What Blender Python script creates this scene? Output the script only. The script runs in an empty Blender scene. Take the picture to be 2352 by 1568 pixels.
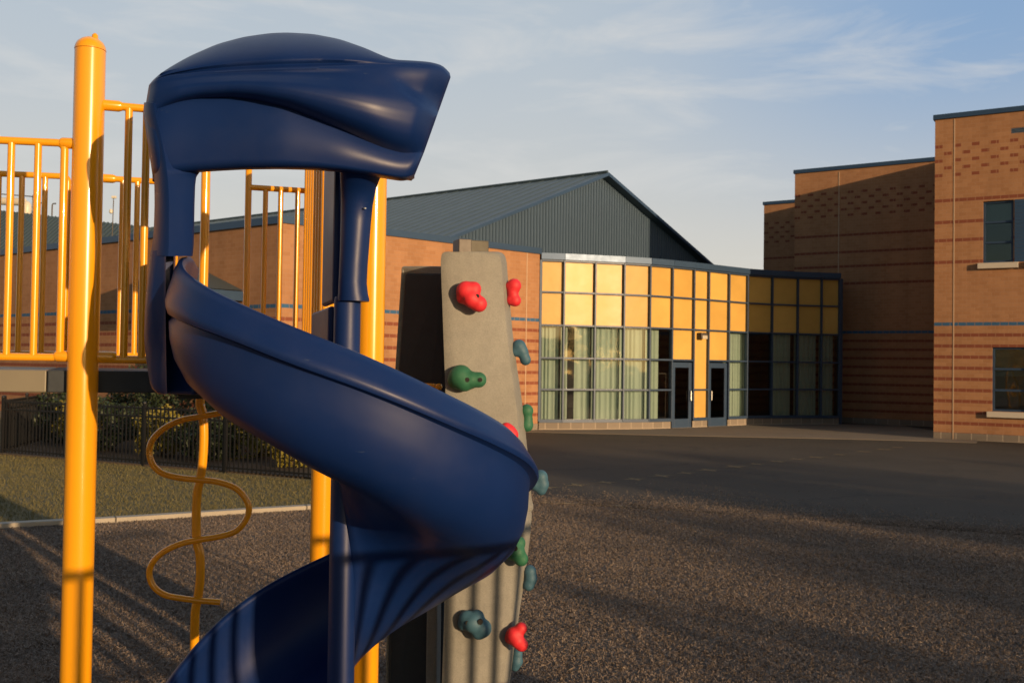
import bpy, math, random
import numpy as np
from mathutils import Vector, Matrix, noise as mnoise
random.seed(7); rng = np.random.default_rng(7)
S = bpy.context.scene; COL = S.collection
PI = math.pi; R = math.radians

# ------------------------------------------------------------------ camera (photo units: a 2352 x 1568 frame)
F = 2300.0; CAM = Vector((0, 0, 2.05)); PITCH = math.atan(49 / F); ROLL = 0.0145
_fw = Vector((0, math.cos(PITCH), math.sin(PITCH))); _up = Vector((0, -math.sin(PITCH), math.cos(PITCH))); _rt = Vector((1, 0, 0))
CR = _rt * math.cos(ROLL) + _up * math.sin(ROLL); CU = -_rt * math.sin(ROLL) + _up * math.cos(ROLL)
def ray(px, py): return CR * ((px - 1176) / F) - CU * ((py - 784) / F) + _fw
def at(px, py, Y): d = ray(px, py); return CAM + d * (Y / d.y)
def zpt(px, py, z): d = ray(px, py); return CAM + d * ((z - CAM.z) / d.z)
def onplane(P, dr, px, py):
    """where the sight line of a measured point meets the vertical wall through P along dr -> (s, z)"""
    d = ray(px, py); n = Vector((-dr[1], dr[0], 0)); t = (Vector((P[0], P[1], 0)) - Vector((CAM.x, CAM.y, 0))).dot(n) / d.dot(n)
    q = CAM + d * t
    return (q.x - P[0]) * dr[0] + (q.y - P[1]) * dr[1], q.z
cd = bpy.data.cameras.new('camera'); cam = bpy.data.objects.new('camera', cd); COL.objects.link(cam)
cd.sensor_width = 36; cd.lens = 36 * F / 2352; cd.clip_end = 3000; cd.clip_start = 0.05; cd.dof.use_dof = True; cd.dof.focus_distance = 4.1; cd.dof.aperture_fstop = 7.5
m3 = Matrix((CR, CU, -_fw)).transposed(); cam.matrix_world = Matrix.Translation(CAM) @ m3.to_4x4()
S.camera = cam

# ------------------------------------------------------------------ materials
def srgb(r, g, b):
    f = lambda c: (c / 255 / 12.92) if c / 255 <= 0.04045 else ((c / 255 + 0.055) / 1.055) ** 2.4
    return (f(r), f(g), f(b), 1)
class NT:
    def __init__(s, name):
        s.m = bpy.data.materials.new(name); s.m.use_nodes = True; s.t = s.m.node_tree; s.n = s.t.nodes
        s.b = s.n['Principled BSDF']; s.o = s.n['Material Output']
    def new(s, t, **kw):
        n = s.n.new(t)
        for k, v in kw.items():
            if k.startswith('i_'):
                n.inputs[k[2:]].default_value = v
            else: setattr(n, k, v)
        return n
    def l(s, a, b): s.t.links.new(a, b)
    def math(s, op, a, b=None, c=None):
        n = s.n.new('ShaderNodeMath'); n.operation = op
        for i, v in enumerate((a, b, c)):
            if v is None: continue
            if isinstance(v, (int, float)): n.inputs[i].default_value = v
            else: s.l(v, n.inputs[i])
        return n.outputs[0]
    def mix(s, fac, a, b, blend='MIX'):
        n = s.n.new('ShaderNodeMix'); n.data_type = 'RGBA'; n.blend_type = blend
        for i, v in ((0, fac), (6, a), (7, b)):
            if hasattr(v, 'links') or hasattr(v, 'is_linked'): s.l(v, n.inputs[i])
            else: n.inputs[i].default_value = v
        return n.outputs[2]
    def noise(s, vec, scale, detail=4, rough=.6):
        n = s.n.new('ShaderNodeTexNoise'); n.inputs['Scale'].default_value = scale; n.inputs['Detail'].default_value = detail
        n.inputs['Roughness'].default_value = rough
        if vec is not None: s.l(vec, n.inputs['Vector'])
        return n
    def ramp(s, fac, stops):
        n = s.n.new('ShaderNodeValToRGB'); e = n.color_ramp.elements
        while len(e) < len(stops): e.new(0.5)
        for i, (p, c) in enumerate(stops): e[i].position = p; e[i].color = c if len(c) == 4 else (*c, 1)
        s.l(fac, n.inputs[0]); return n.outputs[0]
    def obj(s): return s.n.new('ShaderNodeTexCoord').outputs['Object']
    def geo(s): return s.n.new('ShaderNodeNewGeometry').outputs['Position']
    def bump(s, h, strength=.3, dist=.01):
        n = s.n.new('ShaderNodeBump'); n.inputs['Strength'].default_value = strength; n.inputs['Distance'].default_value = dist
        s.l(h, n.inputs['Height']); s.l(n.outputs[0], s.b.inputs['Normal'])
    def set(s, **kw):
        for k, v in kw.items(): s.b.inputs[k.replace('_', ' ')].default_value = v
M = {}
def simple(name, col, rough=.5, metal=0, var=.12, nscale=6, bump=0, bscale=200, bdist=.002, coat=0, spec=.5):
    t = NT(name); c = (*col, 1)
    nz = t.noise(t.geo(), nscale, 5)
    t.l(t.mix(nz.outputs['Fac'], tuple(x * (1 - var) for x in col) + (1,), tuple(min(1, x * (1 + var)) for x in col) + (1,)), t.b.inputs['Base Color'])
    rr = t.math('MULTIPLY_ADD', t.noise(t.geo(), nscale * 3, 3).outputs['Fac'], rough * .3, rough * .85); t.l(rr, t.b.inputs['Roughness'])
    t.set(Metallic=metal); t.b.inputs['Coat Weight'].default_value = coat; t.b.inputs['Specular IOR Level'].default_value = spec
    if coat: t.b.inputs['Coat Roughness'].default_value = .06
    if bump: t.bump(t.noise(t.geo(), bscale, 3).outputs['Fac'], bump, bdist)
    M[name] = t.m; return t
simple('yellow_paint', (.84, .365, .008), .24, 0, .05, 3, coat=.5)
simple('blue_plastic', (.0062, .0265, .112), .50, 0, .16, 5, .14, 380, .0014, spec=.6)
t = NT('climb_stone'); g = t.geo(); a = t.noise(g, 150, 4, .75); b2 = t.noise(g, 14, 5, .65); b3 = t.noise(g, 2.5, 4)
c = t.ramp(a.outputs['Fac'], [(.30, (.165, .168, .158)), (.46, (.218, .220, .205)), (.60, (.236, .237, .220)), (.76, (.32, .312, .285))])
c = t.mix(1, c, t.ramp(b2.outputs['Fac'], [(.3, (.88, .88, .88)), (.7, (1.08, 1.08, 1.06))]), 'MULTIPLY'); c = t.mix(1, c, t.ramp(b3.outputs['Fac'], [(.3, (.9, .89, .87)), (.7, (1.06, 1.06, 1.06))]), 'MULTIPLY')
t.l(c, t.b.inputs['Base Color']); t.set(Roughness=.72); t.bump(t.math('ADD', b2.outputs['Fac'], t.math('MULTIPLY', a.outputs['Fac'], .35)), .16, .004); M['climb_stone'] = t.m
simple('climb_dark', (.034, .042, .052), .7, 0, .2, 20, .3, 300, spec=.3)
simple('deck_coat', (.19, .172, .13), .5, 0, .1, 8, .1, 300)
simple('hold_red', (.66, .025, .038), .6, 0, .22, 26, .2, 300)
simple('hold_green', (.022, .13, .07), .62, 0, .25, 26, .2, 300)
simple('hold_blue', (.04, .115, .175), .62, 0, .25, 26, .2, 300)
simple('hole_dark', (.012, .012, .012), .8)
simple('frame_blue', (.030, .060, .118), .45, .08, .08, 3)
simple('coping_blue', (.042, .085, .165), .38, .3, .1, 2)
t = NT('panel_yellow'); oi = t.new('ShaderNodeObjectInfo'); nz = t.noise(t.geo(), 1.1, 4)
c = t.mix(oi.outputs['Random'], (.55, .335, .085, 1), (.68, .415, .110, 1)); c = t.mix(.6, c, t.mix(1, c, t.ramp(nz.outputs['Fac'], [(.3, (.84, .83, .80)), (.7, (1.1, 1.1, 1.1))]), 'MULTIPLY'))
t.l(c, t.b.inputs['Base Color']); t.l(t.math('MULTIPLY_ADD', nz.outputs['Fac'], .2, .28), t.b.inputs['Roughness']); t.b.inputs['Specular IOR Level'].default_value = .33
t.bump(t.noise(t.geo(), 1.6, 2).outputs['Fac'], .25, .03); M['panel_yellow'] = t.m
simple('metal_bright', (.6, .6, .6), .25, .9)
simple('black_metal', (.012, .012, .013), .45, .2)
simple('walk', (.175, .150, .118), .9, 0, .25, .8, .3, 90, .004)
simple('climb_olive', (.075, .068, .048), .6)
simple('concrete', (.35, .315, .26), .85, 0, .18, 3, .3, 90, .004)
simple('roof_green', (.058, .090, .108), .48, .25, .10, .5)
simple('siding_blue', (.070, .112, .168), .36, .35, .06, .6)
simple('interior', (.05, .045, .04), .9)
simple('sill_stone', (.55, .5, .42), .7, 0, .1, 5)
simple('blind', (.30, .36, .33), .7)
simple('duct_white', (.62, .58, .48), .4)
simple('lamp_bronze', (.07, .055, .045), .5)
simple('lens', (.5, .46, .38), .25)
simple('joint_light', (.5, .36, .25), .8)
simple('bark', (.09, .06, .04), .9, 0, .3, 20)
simple('soil', (.07, .05, .035), .95, 0, .3, 5)

t = NT('blue_plastic'); g = t.geo()
nz = t.noise(g, 4, 6); c = t.mix(nz.outputs['Fac'], (.0025, .0160, .089, 1), (.0040, .0215, .114, 1))
mp_ = t.new('ShaderNodeMapping'); mp_.inputs['Scale'].default_value = (9, 9, 70); mp_.inputs['Rotation'].default_value = (.25, .3, .6); t.l(g, mp_.inputs[0])
sc = t.noise(mp_.outputs[0], 1.3, 5, .7); scm = t.math('MULTIPLY', t.math('GREATER_THAN', sc.outputs['Fac'], .675), t.math('GREATER_THAN', t.noise(g, 3.1, 2).outputs['Fac'], .55))
du = t.noise(g, 2.2, 6, .72); dust = t.ramp(du.outputs['Fac'], [(.45, (0, 0, 0)), (.85, (.07, .07, .07))])
c = t.mix(dust, c, (.10, .10, .12, 1)); c = t.mix(t.math('MULTIPLY', scm, .30), c, (.06, .09, .16, 1))
t.l(c, t.b.inputs['Base Color']); t.l(t.math('ADD', t.math('MULTIPLY', nz.outputs['Fac'], .16), t.math('MULTIPLY_ADD', dust, 1.6, .33)), t.b.inputs['Roughness']); t.b.inputs['Specular IOR Level'].default_value = .33
t.bump(t.noise(g, 380, 3).outputs['Fac'], .14, .0014); M['blue_plastic'] = t.m
def brick(name, upper):
    t = NT(name); uv = t.new('ShaderNodeUVMap'); sp = t.new('ShaderNodeSeparateXYZ'); t.l(uv.outputs[0], sp.inputs[0])
    u, v = sp.outputs[0], sp.outputs[1]
    bt = t.new('ShaderNodeTexBrick'); t.l(uv.outputs[0], bt.inputs['Vector'])
    bt.offset = .5; bt.squash = 1
    for k, x in dict(Scale=1, **{'Mortar Size': .006, 'Mortar Smooth': .2, 'Bias': 0, 'Brick Width': .22, 'Row Height': .107}).items(): bt.inputs[k].default_value = x
    bt.inputs['Color1'].default_value = (.412, .222, .116, 1); bt.inputs['Color2'].default_value = (.358, .184, .091, 1); bt.inputs['Mortar'].default_value = (.40, .235, .142, 1)
    row = t.math('FLOOR', t.math('DIVIDE', v, .107))
    inr = lambda lo, hi: t.math('MULTIPLY', t.math('GREATER_THAN', row, lo - .5), t.math('LESS_THAN', row, hi + .5))
    eq = lambda k: t.math('COMPARE', row, k, .4)
    m = t.math('COMPARE', t.math('MODULO', t.math('ADD', row, 2), 3), 0, .3)
    red = t.math('MULTIPLY', m, inr(1, 28))
    if upper:
        for k in (48, 54, 59, 65): red = t.math('ADD', red, eq(k))
        ev = t.math('COMPARE', t.math('MODULO', row, 2), 0, .3)
        cidx = t.math('FRACT', t.math('ADD', t.math('DIVIDE', u, .50), t.math('DIVIDE', row, 4)))
        ck = t.math('LESS_THAN', cidx, .42)
        red = t.math('ADD', red, t.math('MULTIPLY', t.math('MULTIPLY', ev, ck), inr(72, 80)))
    red = t.math('MINIMUM', red, 1)
    blue = eq(31)
    nm = t.math('SUBTRACT', 1, bt.outputs['Fac'])
    c = bt.outputs['Color']
    c = t.mix(t.math('MULTIPLY', t.math('MULTIPLY', red, nm), .96), c, (.225, .070, .040, 1))
    c = t.mix(t.math('MULTIPLY', blue, nm), c, (.045, .13, .26, 1))
    big = t.noise(t.geo(), .5, 4); c = t.mix(.35, c, t.mix(1, c, t.ramp(big.outputs['Fac'], [(.3, (.72, .68, .66)), (.7, (1.2, 1.15, 1.1))]), 'MULTIPLY'))
    mps = t.new('ShaderNodeMapping'); mps.inputs['Scale'].default_value = (2.2, 2.2, .12); t.l(t.geo(), mps.inputs[0]); stn = t.noise(mps.outputs[0], 1.0, 5, .65)
    c = t.mix(.5, c, t.mix(1, c, t.ramp(stn.outputs['Fac'], [(.35, (.80, .79, .78)), (.6, (1.05, 1.05, 1.05))]), 'MULTIPLY'))
    # grey split-face block course at the foot
    bb = t.new('ShaderNodeTexBrick'); t.l(uv.outputs[0], bb.inputs['Vector'])
    for k, x in dict(Scale=1, **{'Mortar Size': .012, 'Brick Width': .41, 'Row Height': .22}).items(): bb.inputs[k].default_value = x
    bb.inputs['Color1'].default_value = (.20, .17, .14, 1); bb.inputs['Color2'].default_value = (.26, .22, .18, 1); bb.inputs['Mortar'].default_value = (.4, .34, .27, 1)
    c = t.mix(t.math('LESS_THAN', v, .2), c, bb.outputs['Color'])
    t.l(c, t.b.inputs['Base Color']); t.set(Roughness=.85); t.b.inputs['Specular IOR Level'].default_value = .25
    t.bump(t.math('ADD', nm, t.math('MULTIPLY', t.noise(t.geo(), 60, 3).outputs['Fac'], .4)), .5, .006)
    M[name] = t.m
brick('brick_low', False); brick('brick_high', True)

def glass(name, tint, refl):
    t = NT(name); t.n.remove(t.b)
    tr = t.new('ShaderNodeBsdfTransparent'); tr.inputs[0].default_value = (*tint, 1)
    gl = t.new('ShaderNodeBsdfGlossy'); gl.inputs['Color'].default_value = (.9, .92, .95, 1); gl.inputs['Roughness'].default_value = .03
    fr = t.new('ShaderNodeFresnel'); fr.inputs[0].default_value = 1.5
    nz = t.noise(t.geo(), .9, 2); bp = t.new('ShaderNodeBump'); bp.inputs['Strength'].default_value = .12; bp.inputs['Distance'].default_value = .05
    t.l(nz.outputs['Fac'], bp.inputs['Height']); t.l(bp.outputs[0], gl.inputs['Normal'])
    mx = t.new('ShaderNodeMixShader'); t.l(t.math('MULTIPLY', fr.outputs[0], refl), mx.inputs[0]); t.l(tr.outputs[0], mx.inputs[1]); t.l(gl.outputs[0], mx.inputs[2])
    t.l(mx.outputs[0], t.o.inputs[0]); M[name] = t.m
glass('window_glass', (.74, .80, .78), 2.2); glass('dark_glass', (.12, .13, .14), 1.6)

t = NT('curtain_cloth'); nz = t.noise(t.geo(), 1.2, 3)
t.l(t.mix(nz.outputs['Fac'], (.40, .475, .43, 1), (.49, .55, .495, 1)), t.b.inputs['Base Color']); t.set(Roughness=.9); M['curtain_cloth'] = t.m

t = NT('asphalt'); g = t.geo(); a = t.noise(g, 140, 4, .7); b2 = t.noise(g, .35, 5, .6)
c = t.ramp(a.outputs['Fac'], [(.3, (.018, .017, .015)), (.55, (.043, .038, .031)), (.8, (.10, .088, .068))])
c = t.mix(1, c, t.ramp(b2.outputs['Fac'], [(.3, (.7, .7, .7)), (.7, (1.25, 1.2, 1.12))]), 'MULTIPLY')
vo = t.new('ShaderNodeTexVoronoi'); vo.feature = 'DISTANCE_TO_EDGE'; vo.inputs['Scale'].default_value = .16; wv = t.new('ShaderNodeVectorMath'); wv.operation = 'ADD'; t.l(g, wv.inputs[0])
wn_ = t.noise(g, .8, 5, .7); wsc = t.new('ShaderNodeVectorMath'); wsc.operation = 'SCALE'; wsc.inputs['Scale'].default_value = 2.2; t.l(wn_.outputs['Color'], wsc.inputs[0]); t.l(wsc.outputs[0], wv.inputs[1]); t.l(wv.outputs[0], vo.inputs['Vector'])
c = t.mix(t.math('MULTIPLY', t.math('LESS_THAN', vo.outputs['Distance'], .006), .7), c, (.012, .012, .012, 1))
pt = t.noise(g, .13, 3, .5); c = t.mix(t.math('MULTIPLY', t.math('GREATER_THAN', pt.outputs['Fac'], .56), .35), c, (.062, .053, .041, 1))
# stray chips and dust blown over the edge beside the chip bed
sp = t.new('ShaderNodeSeparateXYZ'); t.l(g, sp.inputs[0])
mp = t.new('ShaderNodeMapping'); mp.inputs['Scale'].default_value = (1.4, 5, 1); t.l(g, mp.inputs[0])
n3 = t.noise(mp.outputs[0], 1.1, 6, .72)
yy = t.math('ADD', sp.outputs[1], t.math('MULTIPLY', sp.outputs[0], .42))
fall = t.math('SUBTRACT', 1, t.math('DIVIDE', t.math('SUBTRACT', yy, 14.9), 2.6)); fall.node.use_clamp = True
dm = t.math('MULTIPLY', t.math('GREATER_THAN', n3.outputs['Fac'], t.math('SUBTRACT', .80, t.math('MULTIPLY', fall, .36))), .8)
c = t.mix(dm, c, (.15, .115, .09, 1))
t.l(c, t.b.inputs['Base Color']); t.set(Roughness=.9); t.bump(a.outputs['Fac'], .6, .008); M['asphalt'] = t.m

def chips(name, k):
    t = NT(name); g = t.geo(); a = t.noise(g, 38, 6, .75); b2 = t.noise(g, 1.1, 4); v = t.new('ShaderNodeTexVoronoi'); v.inputs['Scale'].default_value = 45; t.l(g, v.inputs['Vector'])
    sp = t.new('ShaderNodeSeparateColor'); t.l(v.outputs['Color'], sp.inputs[0])
    c = t.ramp(sp.outputs[0], [(0, (.105 * k, .086 * k, .070 * k)), (.45, (.135 * k, .108 * k, .088 * k)), (.85, (.165 * k, .135 * k, .110 * k)), (1, (.23 * k, .195 * k, .162 * k))])
    c = t.mix(.6, c, t.mix(1, c, t.ramp(a.outputs['Fac'], [(.25, (.6, .6, .62)), (.7, (1.25, 1.22, 1.2))]), 'MULTIPLY'))
    c = t.mix(1, c, t.ramp(b2.outputs['Fac'], [(.3, (.8, .8, .82)), (.7, (1.12, 1.08, 1.04))]), 'MULTIPLY')
    t.l(c, t.b.inputs['Base Color']); t.set(Roughness=.9); t.bump(t.math('ADD', a.outputs['Fac'], t.math('MULTIPLY', v.outputs['Distance'], .6)), .9, .015); M[name] = t.m
chips('chip_bed', 1.15); chips('wood_chip', 1.5)

t = NT('lawn'); g = t.geo(); a = t.noise(g, 50, 5, .7); b2 = t.noise(g, 1.3, 4)
c = t.mix(a.outputs['Fac'], (.045, .045, .018, 1), (.16, .135, .06, 1)); c = t.mix(b2.outputs['Fac'], c, t.mix(.5, c, (.17, .13, .065, 1)))
t.l(c, t.b.inputs['Base Color']); t.set(Roughness=.95); t.bump(a.outputs['Fac'], .4, .012); M['lawn'] = t.m
t = NT('grass_blade'); g = t.geo(); a = t.noise(g, 25, 3, .7)
t.l(t.ramp(a.outputs['Fac'], [(.3, (.07, .075, .022)), (.55, (.15, .13, .05)), (.75, (.24, .19, .09))]), t.b.inputs['Base Color']); t.set(Roughness=.8); M['grass_blade'] = t.m
t = NT('far_land'); g = t.geo(); a = t.noise(g, .08, 5)
t.l(t.mix(a.outputs['Fac'], (.06, .065, .03, 1), (.13, .11, .06, 1)), t.b.inputs['Base Color']); t.set(Roughness=1); M['far_land'] = t.m
t = NT('yard_paint'); g = t.geo(); a = t.noise(g, 30, 5, .8)
t.l(t.mix(t.math('GREATER_THAN', a.outputs['Fac'], .5), (.22, .155, .05, 1), (.065, .055, .04, 1)), t.b.inputs['Base Color']); t.set(Roughness=.8); M['yard_paint'] = t.m
def leaf(name, c1, c2):
    t = NT(name); a = t.noise(t.geo(), 14, 3, .7); t.l(t.mix(a.outputs['Fac'], (*c1, 1), (*c2, 1)), t.b.inputs['Base Color']); t.set(Roughness=.6)
    t.b.inputs['Subsurface Weight'].default_value = 0; M[name] = t.m
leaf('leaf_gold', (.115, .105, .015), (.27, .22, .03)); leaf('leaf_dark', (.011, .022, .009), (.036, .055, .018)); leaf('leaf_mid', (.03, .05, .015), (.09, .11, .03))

# ------------------------------------------------------------------ mesh builder
class MB:
    def __init__(s): s.v = []; s.f = []; s.uv = {}
    def add(s, vs, fs, uvs=None):
        o = len(s.v); s.v += [tuple(p) for p in vs]
        for i, f in enumerate(fs):
            s.f.append(tuple(a + o for a in f))
            if uvs: s.uv[len(s.f) - 1] = uvs[i]
        return s
    def box(s, c, ex, ey, ez, rz=0):
        c = Vector(c); cz, sz = math.cos(rz), math.sin(rz); vs = []
        for k in (-1, 1):
            for j in (-1, 1):
                for i in (-1, 1):
                    x, y = i * ex / 2, j * ey / 2; vs.append((c.x + x * cz - y * sz, c.y + x * sz + y * cz, c.z + k * ez / 2))
        return s.add(vs, [(0, 2, 3, 1), (4, 5, 7, 6), (0, 1, 5, 4), (2, 6, 7, 3), (0, 4, 6, 2), (1, 3, 7, 5)])
    def bar(s, a, b, w, h, up=(0, 0, 1)):
        a, b = Vector(a), Vector(b); d = (b - a).normalized(); u = Vector(up); sd = d.cross(u).normalized(); u = sd.cross(d)
        vs = [p + sd * (i * w / 2) + u * (j * h / 2) for p in (a, b) for j in (-1, 1) for i in (-1, 1)]
        return s.add(vs, [(0, 2, 3, 1), (4, 5, 7, 6), (0, 1, 5, 4), (2, 6, 7, 3), (0, 4, 6, 2), (1, 3, 7, 5)])
    def tube(s, pts, r, seg=14, caps=True, closed=False):
        pts = [Vector(p) for p in pts]; n = len(pts); rs = r if hasattr(r, '__len__') else [r] * n
        tn = [(pts[min(i + 1, n - 1)] - pts[max(i - 1, 0)]).normalized() for i in range(n)]
        ref = Vector((0, 0, 1)) if abs(tn[0].z) < .9 else Vector((1, 0, 0)); a = tn[0].cross(ref).normalized(); vs = []
        for i in range(n):
            a = (a - tn[i] * a.dot(tn[i])).normalized(); b = tn[i].cross(a)
            for k in range(seg):
                q = 2 * PI * k / seg; vs.append(pts[i] + (a * math.cos(q) + b * math.sin(q)) * rs[i])
        fs = [(i * seg + k, i * seg + (k + 1) % seg, (i + 1) * seg + (k + 1) % seg, (i + 1) * seg + k) for i in range(n - 1) for k in range(seg)]
        if caps: fs += [tuple(range(seg))[::-1], tuple((n - 1) * seg + k for k in range(seg))]
        return s.add(vs, fs)
    def lathe(s, c, prof, seg=32):
        n = len(prof); vs = []
        for r, z in prof:
            for k in range(seg):
                q = 2 * PI * k / seg; vs.append((c[0] + r * math.cos(q), c[1] + r * math.sin(q), c[2] + z))
        fs = [(i * seg + k, i * seg + (k + 1) % seg, (i + 1) * seg + (k + 1) % seg, (i + 1) * seg + k) for i in range(n - 1) for k in range(seg)]
        return s.add(vs, fs + [tuple(range(seg))[::-1], tuple((n - 1) * seg + k for k in range(seg))])
    def prism(s, poly, z0, z1, caps=(True, True), skip=()):
        n = len(poly); vs = [(p[0], p[1], z0) for p in poly] + [(p[0], p[1], z1) for p in poly]; fs = []; uv = []; L = 0
        for i in range(n):
            j = (i + 1) % n; d = math.hypot(poly[j][0] - poly[i][0], poly[j][1] - poly[i][1])
            if i not in skip:
                fs.append((i, j, n + j, n + i)); uv.append([(L, z0), (L + d, z0), (L + d, z1), (L, z1)])
            L += d
        if caps[1]: fs.append(tuple(range(n, 2 * n))); uv.append([(p[0], p[1]) for p in poly])
        if caps[0]: fs.append(tuple(range(n))[::-1]); uv.append([(p[0], p[1]) for p in poly][::-1])
        return s.add(vs, fs, uv)
    def grid(s, P, closed=False):
        nr, nc = len(P), len(P[0]); fs = []
        for i in range(nr - 1):
            for j in range(nc - (0 if closed else 1)):
                k = (j + 1) % nc; fs.append((i * nc + j, i * nc + k, (i + 1) * nc + k, (i + 1) * nc + j))
        return s.add([p for r in P for p in r], fs)
    def build(s, name, mat, parent=None, smooth=0, bevel=0, **tags):
        me = bpy.data.meshes.new(name); me.from_pydata(s.v, [], s.f)
        if s.uv:
            ul = me.uv_layers.new(name='UVMap')
            for pi, p in enumerate(me.polygons):
                q = s.uv.get(pi)
                if q:
                    for k, li in enumerate(p.loop_indices): ul.data[li].uv = q[k]
        me.update()
        if smooth: me.shade_smooth(); me.set_sharp_from_angle(angle=R(smooth))
        me.materials.append(M[mat] if isinstance(mat, str) else mat)
        o = bpy.data.objects.new(name, me); COL.objects.link(o)
        if parent is not None:
            o.parent = parent; par_inv(o)
        if bevel:
            b = o.modifiers.new('bevel', 'BEVEL'); b.width = bevel; b.segments = 2; b.limit_method = 'ANGLE'; b.angle_limit = R(40)
        tag(o, **tags); return o
def wloc(o):
    v = Vector((0, 0, 0))
    while o is not None: v += Vector(o.location); o = o.parent
    return v
def par_inv(o):                       # meshes are written in world space: undo the parents' offsets
    o.location = -wloc(o.parent)
def tag(o, label=None, cat=None, group=None, kind=None):
    if label: o['label'] = label
    if cat: o['category'] = cat
    if group: o['group'] = group
    if kind: o['kind'] = kind
def thing(name, loc, label, cat, group=None, kind=None):
    o = bpy.data.objects.new(name, None); COL.objects.link(o); o.location = loc; o.empty_display_size = .2; tag(o, label, cat, group, kind); return o
def fast_mesh(name, V, Fq, mat, parent=None, **tags):
    me = bpy.data.meshes.new(name); V = np.asarray(V, np.float32); Fq = np.asarray(Fq, np.int32); k = Fq.shape[1]
    me.vertices.add(len(V)); me.vertices.foreach_set('co', V.ravel()); me.loops.add(Fq.size); me.loops.foreach_set('vertex_index', Fq.ravel())
    me.polygons.add(len(Fq)); me.polygons.foreach_set('loop_start', np.arange(0, Fq.size, k, dtype=np.int32)); me.update(calc_edges=True)
    me.materials.append(M[mat]); o = bpy.data.objects.new(name, me); COL.objects.link(o)
    if parent is not None: o.parent = parent; par_inv(o)
    tag(o, **tags); return o

# ------------------------------------------------------------------ sky and sun
SUNAZ = Vector((.625, -.78)).normalized(); EL = R(8.6)
w = bpy.data.worlds.new('World'); S.world = w; w.use_nodes = True; nt = w.node_tree; N = nt.nodes; L = nt.links
bg = N['Background']; sky = N.new('ShaderNodeTexSky'); sky.sky_type = 'NISHITA'; sky.sun_disc = False; sky.sun_elevation = EL
sky.sun_rotation = math.atan2(SUNAZ.x, SUNAZ.y); sky.air_density = 1.0; sky.dust_density = 1.6; sky.ozone_density = 1.4; sky.altitude = 100
L.new(sky.outputs[0], bg.inputs[0]); bg.inputs[1].default_value = .085
tc = N.new('ShaderNodeTexCoord'); mp = N.new('ShaderNodeMapping'); L.new(tc.outputs['Generated'], mp.inputs[0]); mp.inputs['Scale'].default_value = (1.6, 1.6, 6.5); mp.inputs['Rotation'].default_value = (0, R(-7), R(20)); mp.inputs['Location'].default_value = (.35, .1, .2)
n1 = N.new('ShaderNodeTexNoise'); n1.inputs['Scale'].default_value = 3.4; n1.inputs['Detail'].default_value = 8; n1.inputs['Roughness'].default_value = .58; n1.inputs['Distortion'].default_value = .5; L.new(mp.outputs[0], n1.inputs['Vector'])
rp = N.new('ShaderNodeValToRGB'); L.new(n1.outputs['Fac'], rp.inputs[0]); rp.color_ramp.elements[0].position = .47; rp.color_ramp.elements[0].color = (0, 0, 0, 1); rp.color_ramp.elements[1].position = .68; rp.color_ramp.elements[1].color = (1, 1, 1, 1)
sx = N.new('ShaderNodeSeparateXYZ'); L.new(tc.outputs['Generated'], sx.inputs[0])
def mr(src, a, b, c, d):
    n = N.new('ShaderNodeMapRange'); n.interpolation_type = 'SMOOTHSTEP'
    for k, v in (('From Min', a), ('From Max', b), ('To Min', c), ('To Max', d)): n.inputs[k].default_value = v
    L.new(src, n.inputs['Value']); return n.outputs[0]
def mth(op, a, b):
    n = N.new('ShaderNodeMath'); n.operation = op; n.use_clamp = True
    for i, v in enumerate((a, b)):
        if isinstance(v, float): n.inputs[i].default_value = v
        else: L.new(v, n.inputs[i])
    return n.outputs[0]
# thin high haze: palest low down and away from the sun; clearer blue high up on the right
hz = N.new('ShaderNodeMix'); hz.data_type = 'RGBA'; hz.inputs[6].default_value = (.745, .70, .625, 1); hz.inputs[7].default_value = (.53, .60, .67, 1)
L.new(mr(sx.outputs['Z'], .03, .34, 0, 1), hz.inputs[0])
hz2 = N.new('ShaderNodeMix'); hz2.data_type = 'RGBA'; hz2.inputs[7].default_value = (.25, .41, .66, 1); L.new(hz.outputs[2], hz2.inputs[6])
L.new(mth('MULTIPLY', mr(sx.outputs['X'], .02, .42, 0, .9), mr(sx.outputs['Z'], .08, .33, 0, 1)), hz2.inputs[0])
cl = N.new('ShaderNodeMix'); cl.data_type = 'RGBA'; cl.inputs[7].default_value = (.76, .75, .73, 1); L.new(hz2.outputs[2], cl.inputs[6]); L.new(mth('MULTIPLY', rp.outputs[0], .58), cl.inputs[0])
bc = N.new('ShaderNodeBackground'); bc.inputs[1].default_value = 1.0; L.new(cl.outputs[2], bc.inputs[0])
fac = mth('MULTIPLY', mr(sx.outputs['Y'], -.35, .45, 0, .86), mr(sx.outputs['Z'], -.1, .02, 0, 1))
mxs = N.new('ShaderNodeMixShader'); L.new(fac, mxs.inputs[0]); L.new(bg.outputs[0], mxs.inputs[1]); L.new(bc.outputs[0], mxs.inputs[2])
L.new(mxs.outputs[0], N['World Output'].inputs[0])
sd = bpy.data.lights.new('sun', 'SUN'); sd.energy = 5.0; sd.angle = R(.55); sd.color = (1, .67, .37); so = bpy.data.objects.new('sun', sd); COL.objects.link(so)
tosun = Vector((SUNAZ.x * math.cos(EL), SUNAZ.y * math.cos(EL), math.sin(EL))); so.rotation_euler = tosun.to_track_quat('Z', 'Y').to_euler(); so.location = (10, -12, 20)
S.view_settings.view_transform = 'Standard'; S.view_settings.look = 'None'; S.view_settings.exposure = 0; S.view_settings.gamma = 1
S.cycles.max_bounces = 6; S.cycles.transparent_max_bounces = 12; S.cycles.use_denoising = True

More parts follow.
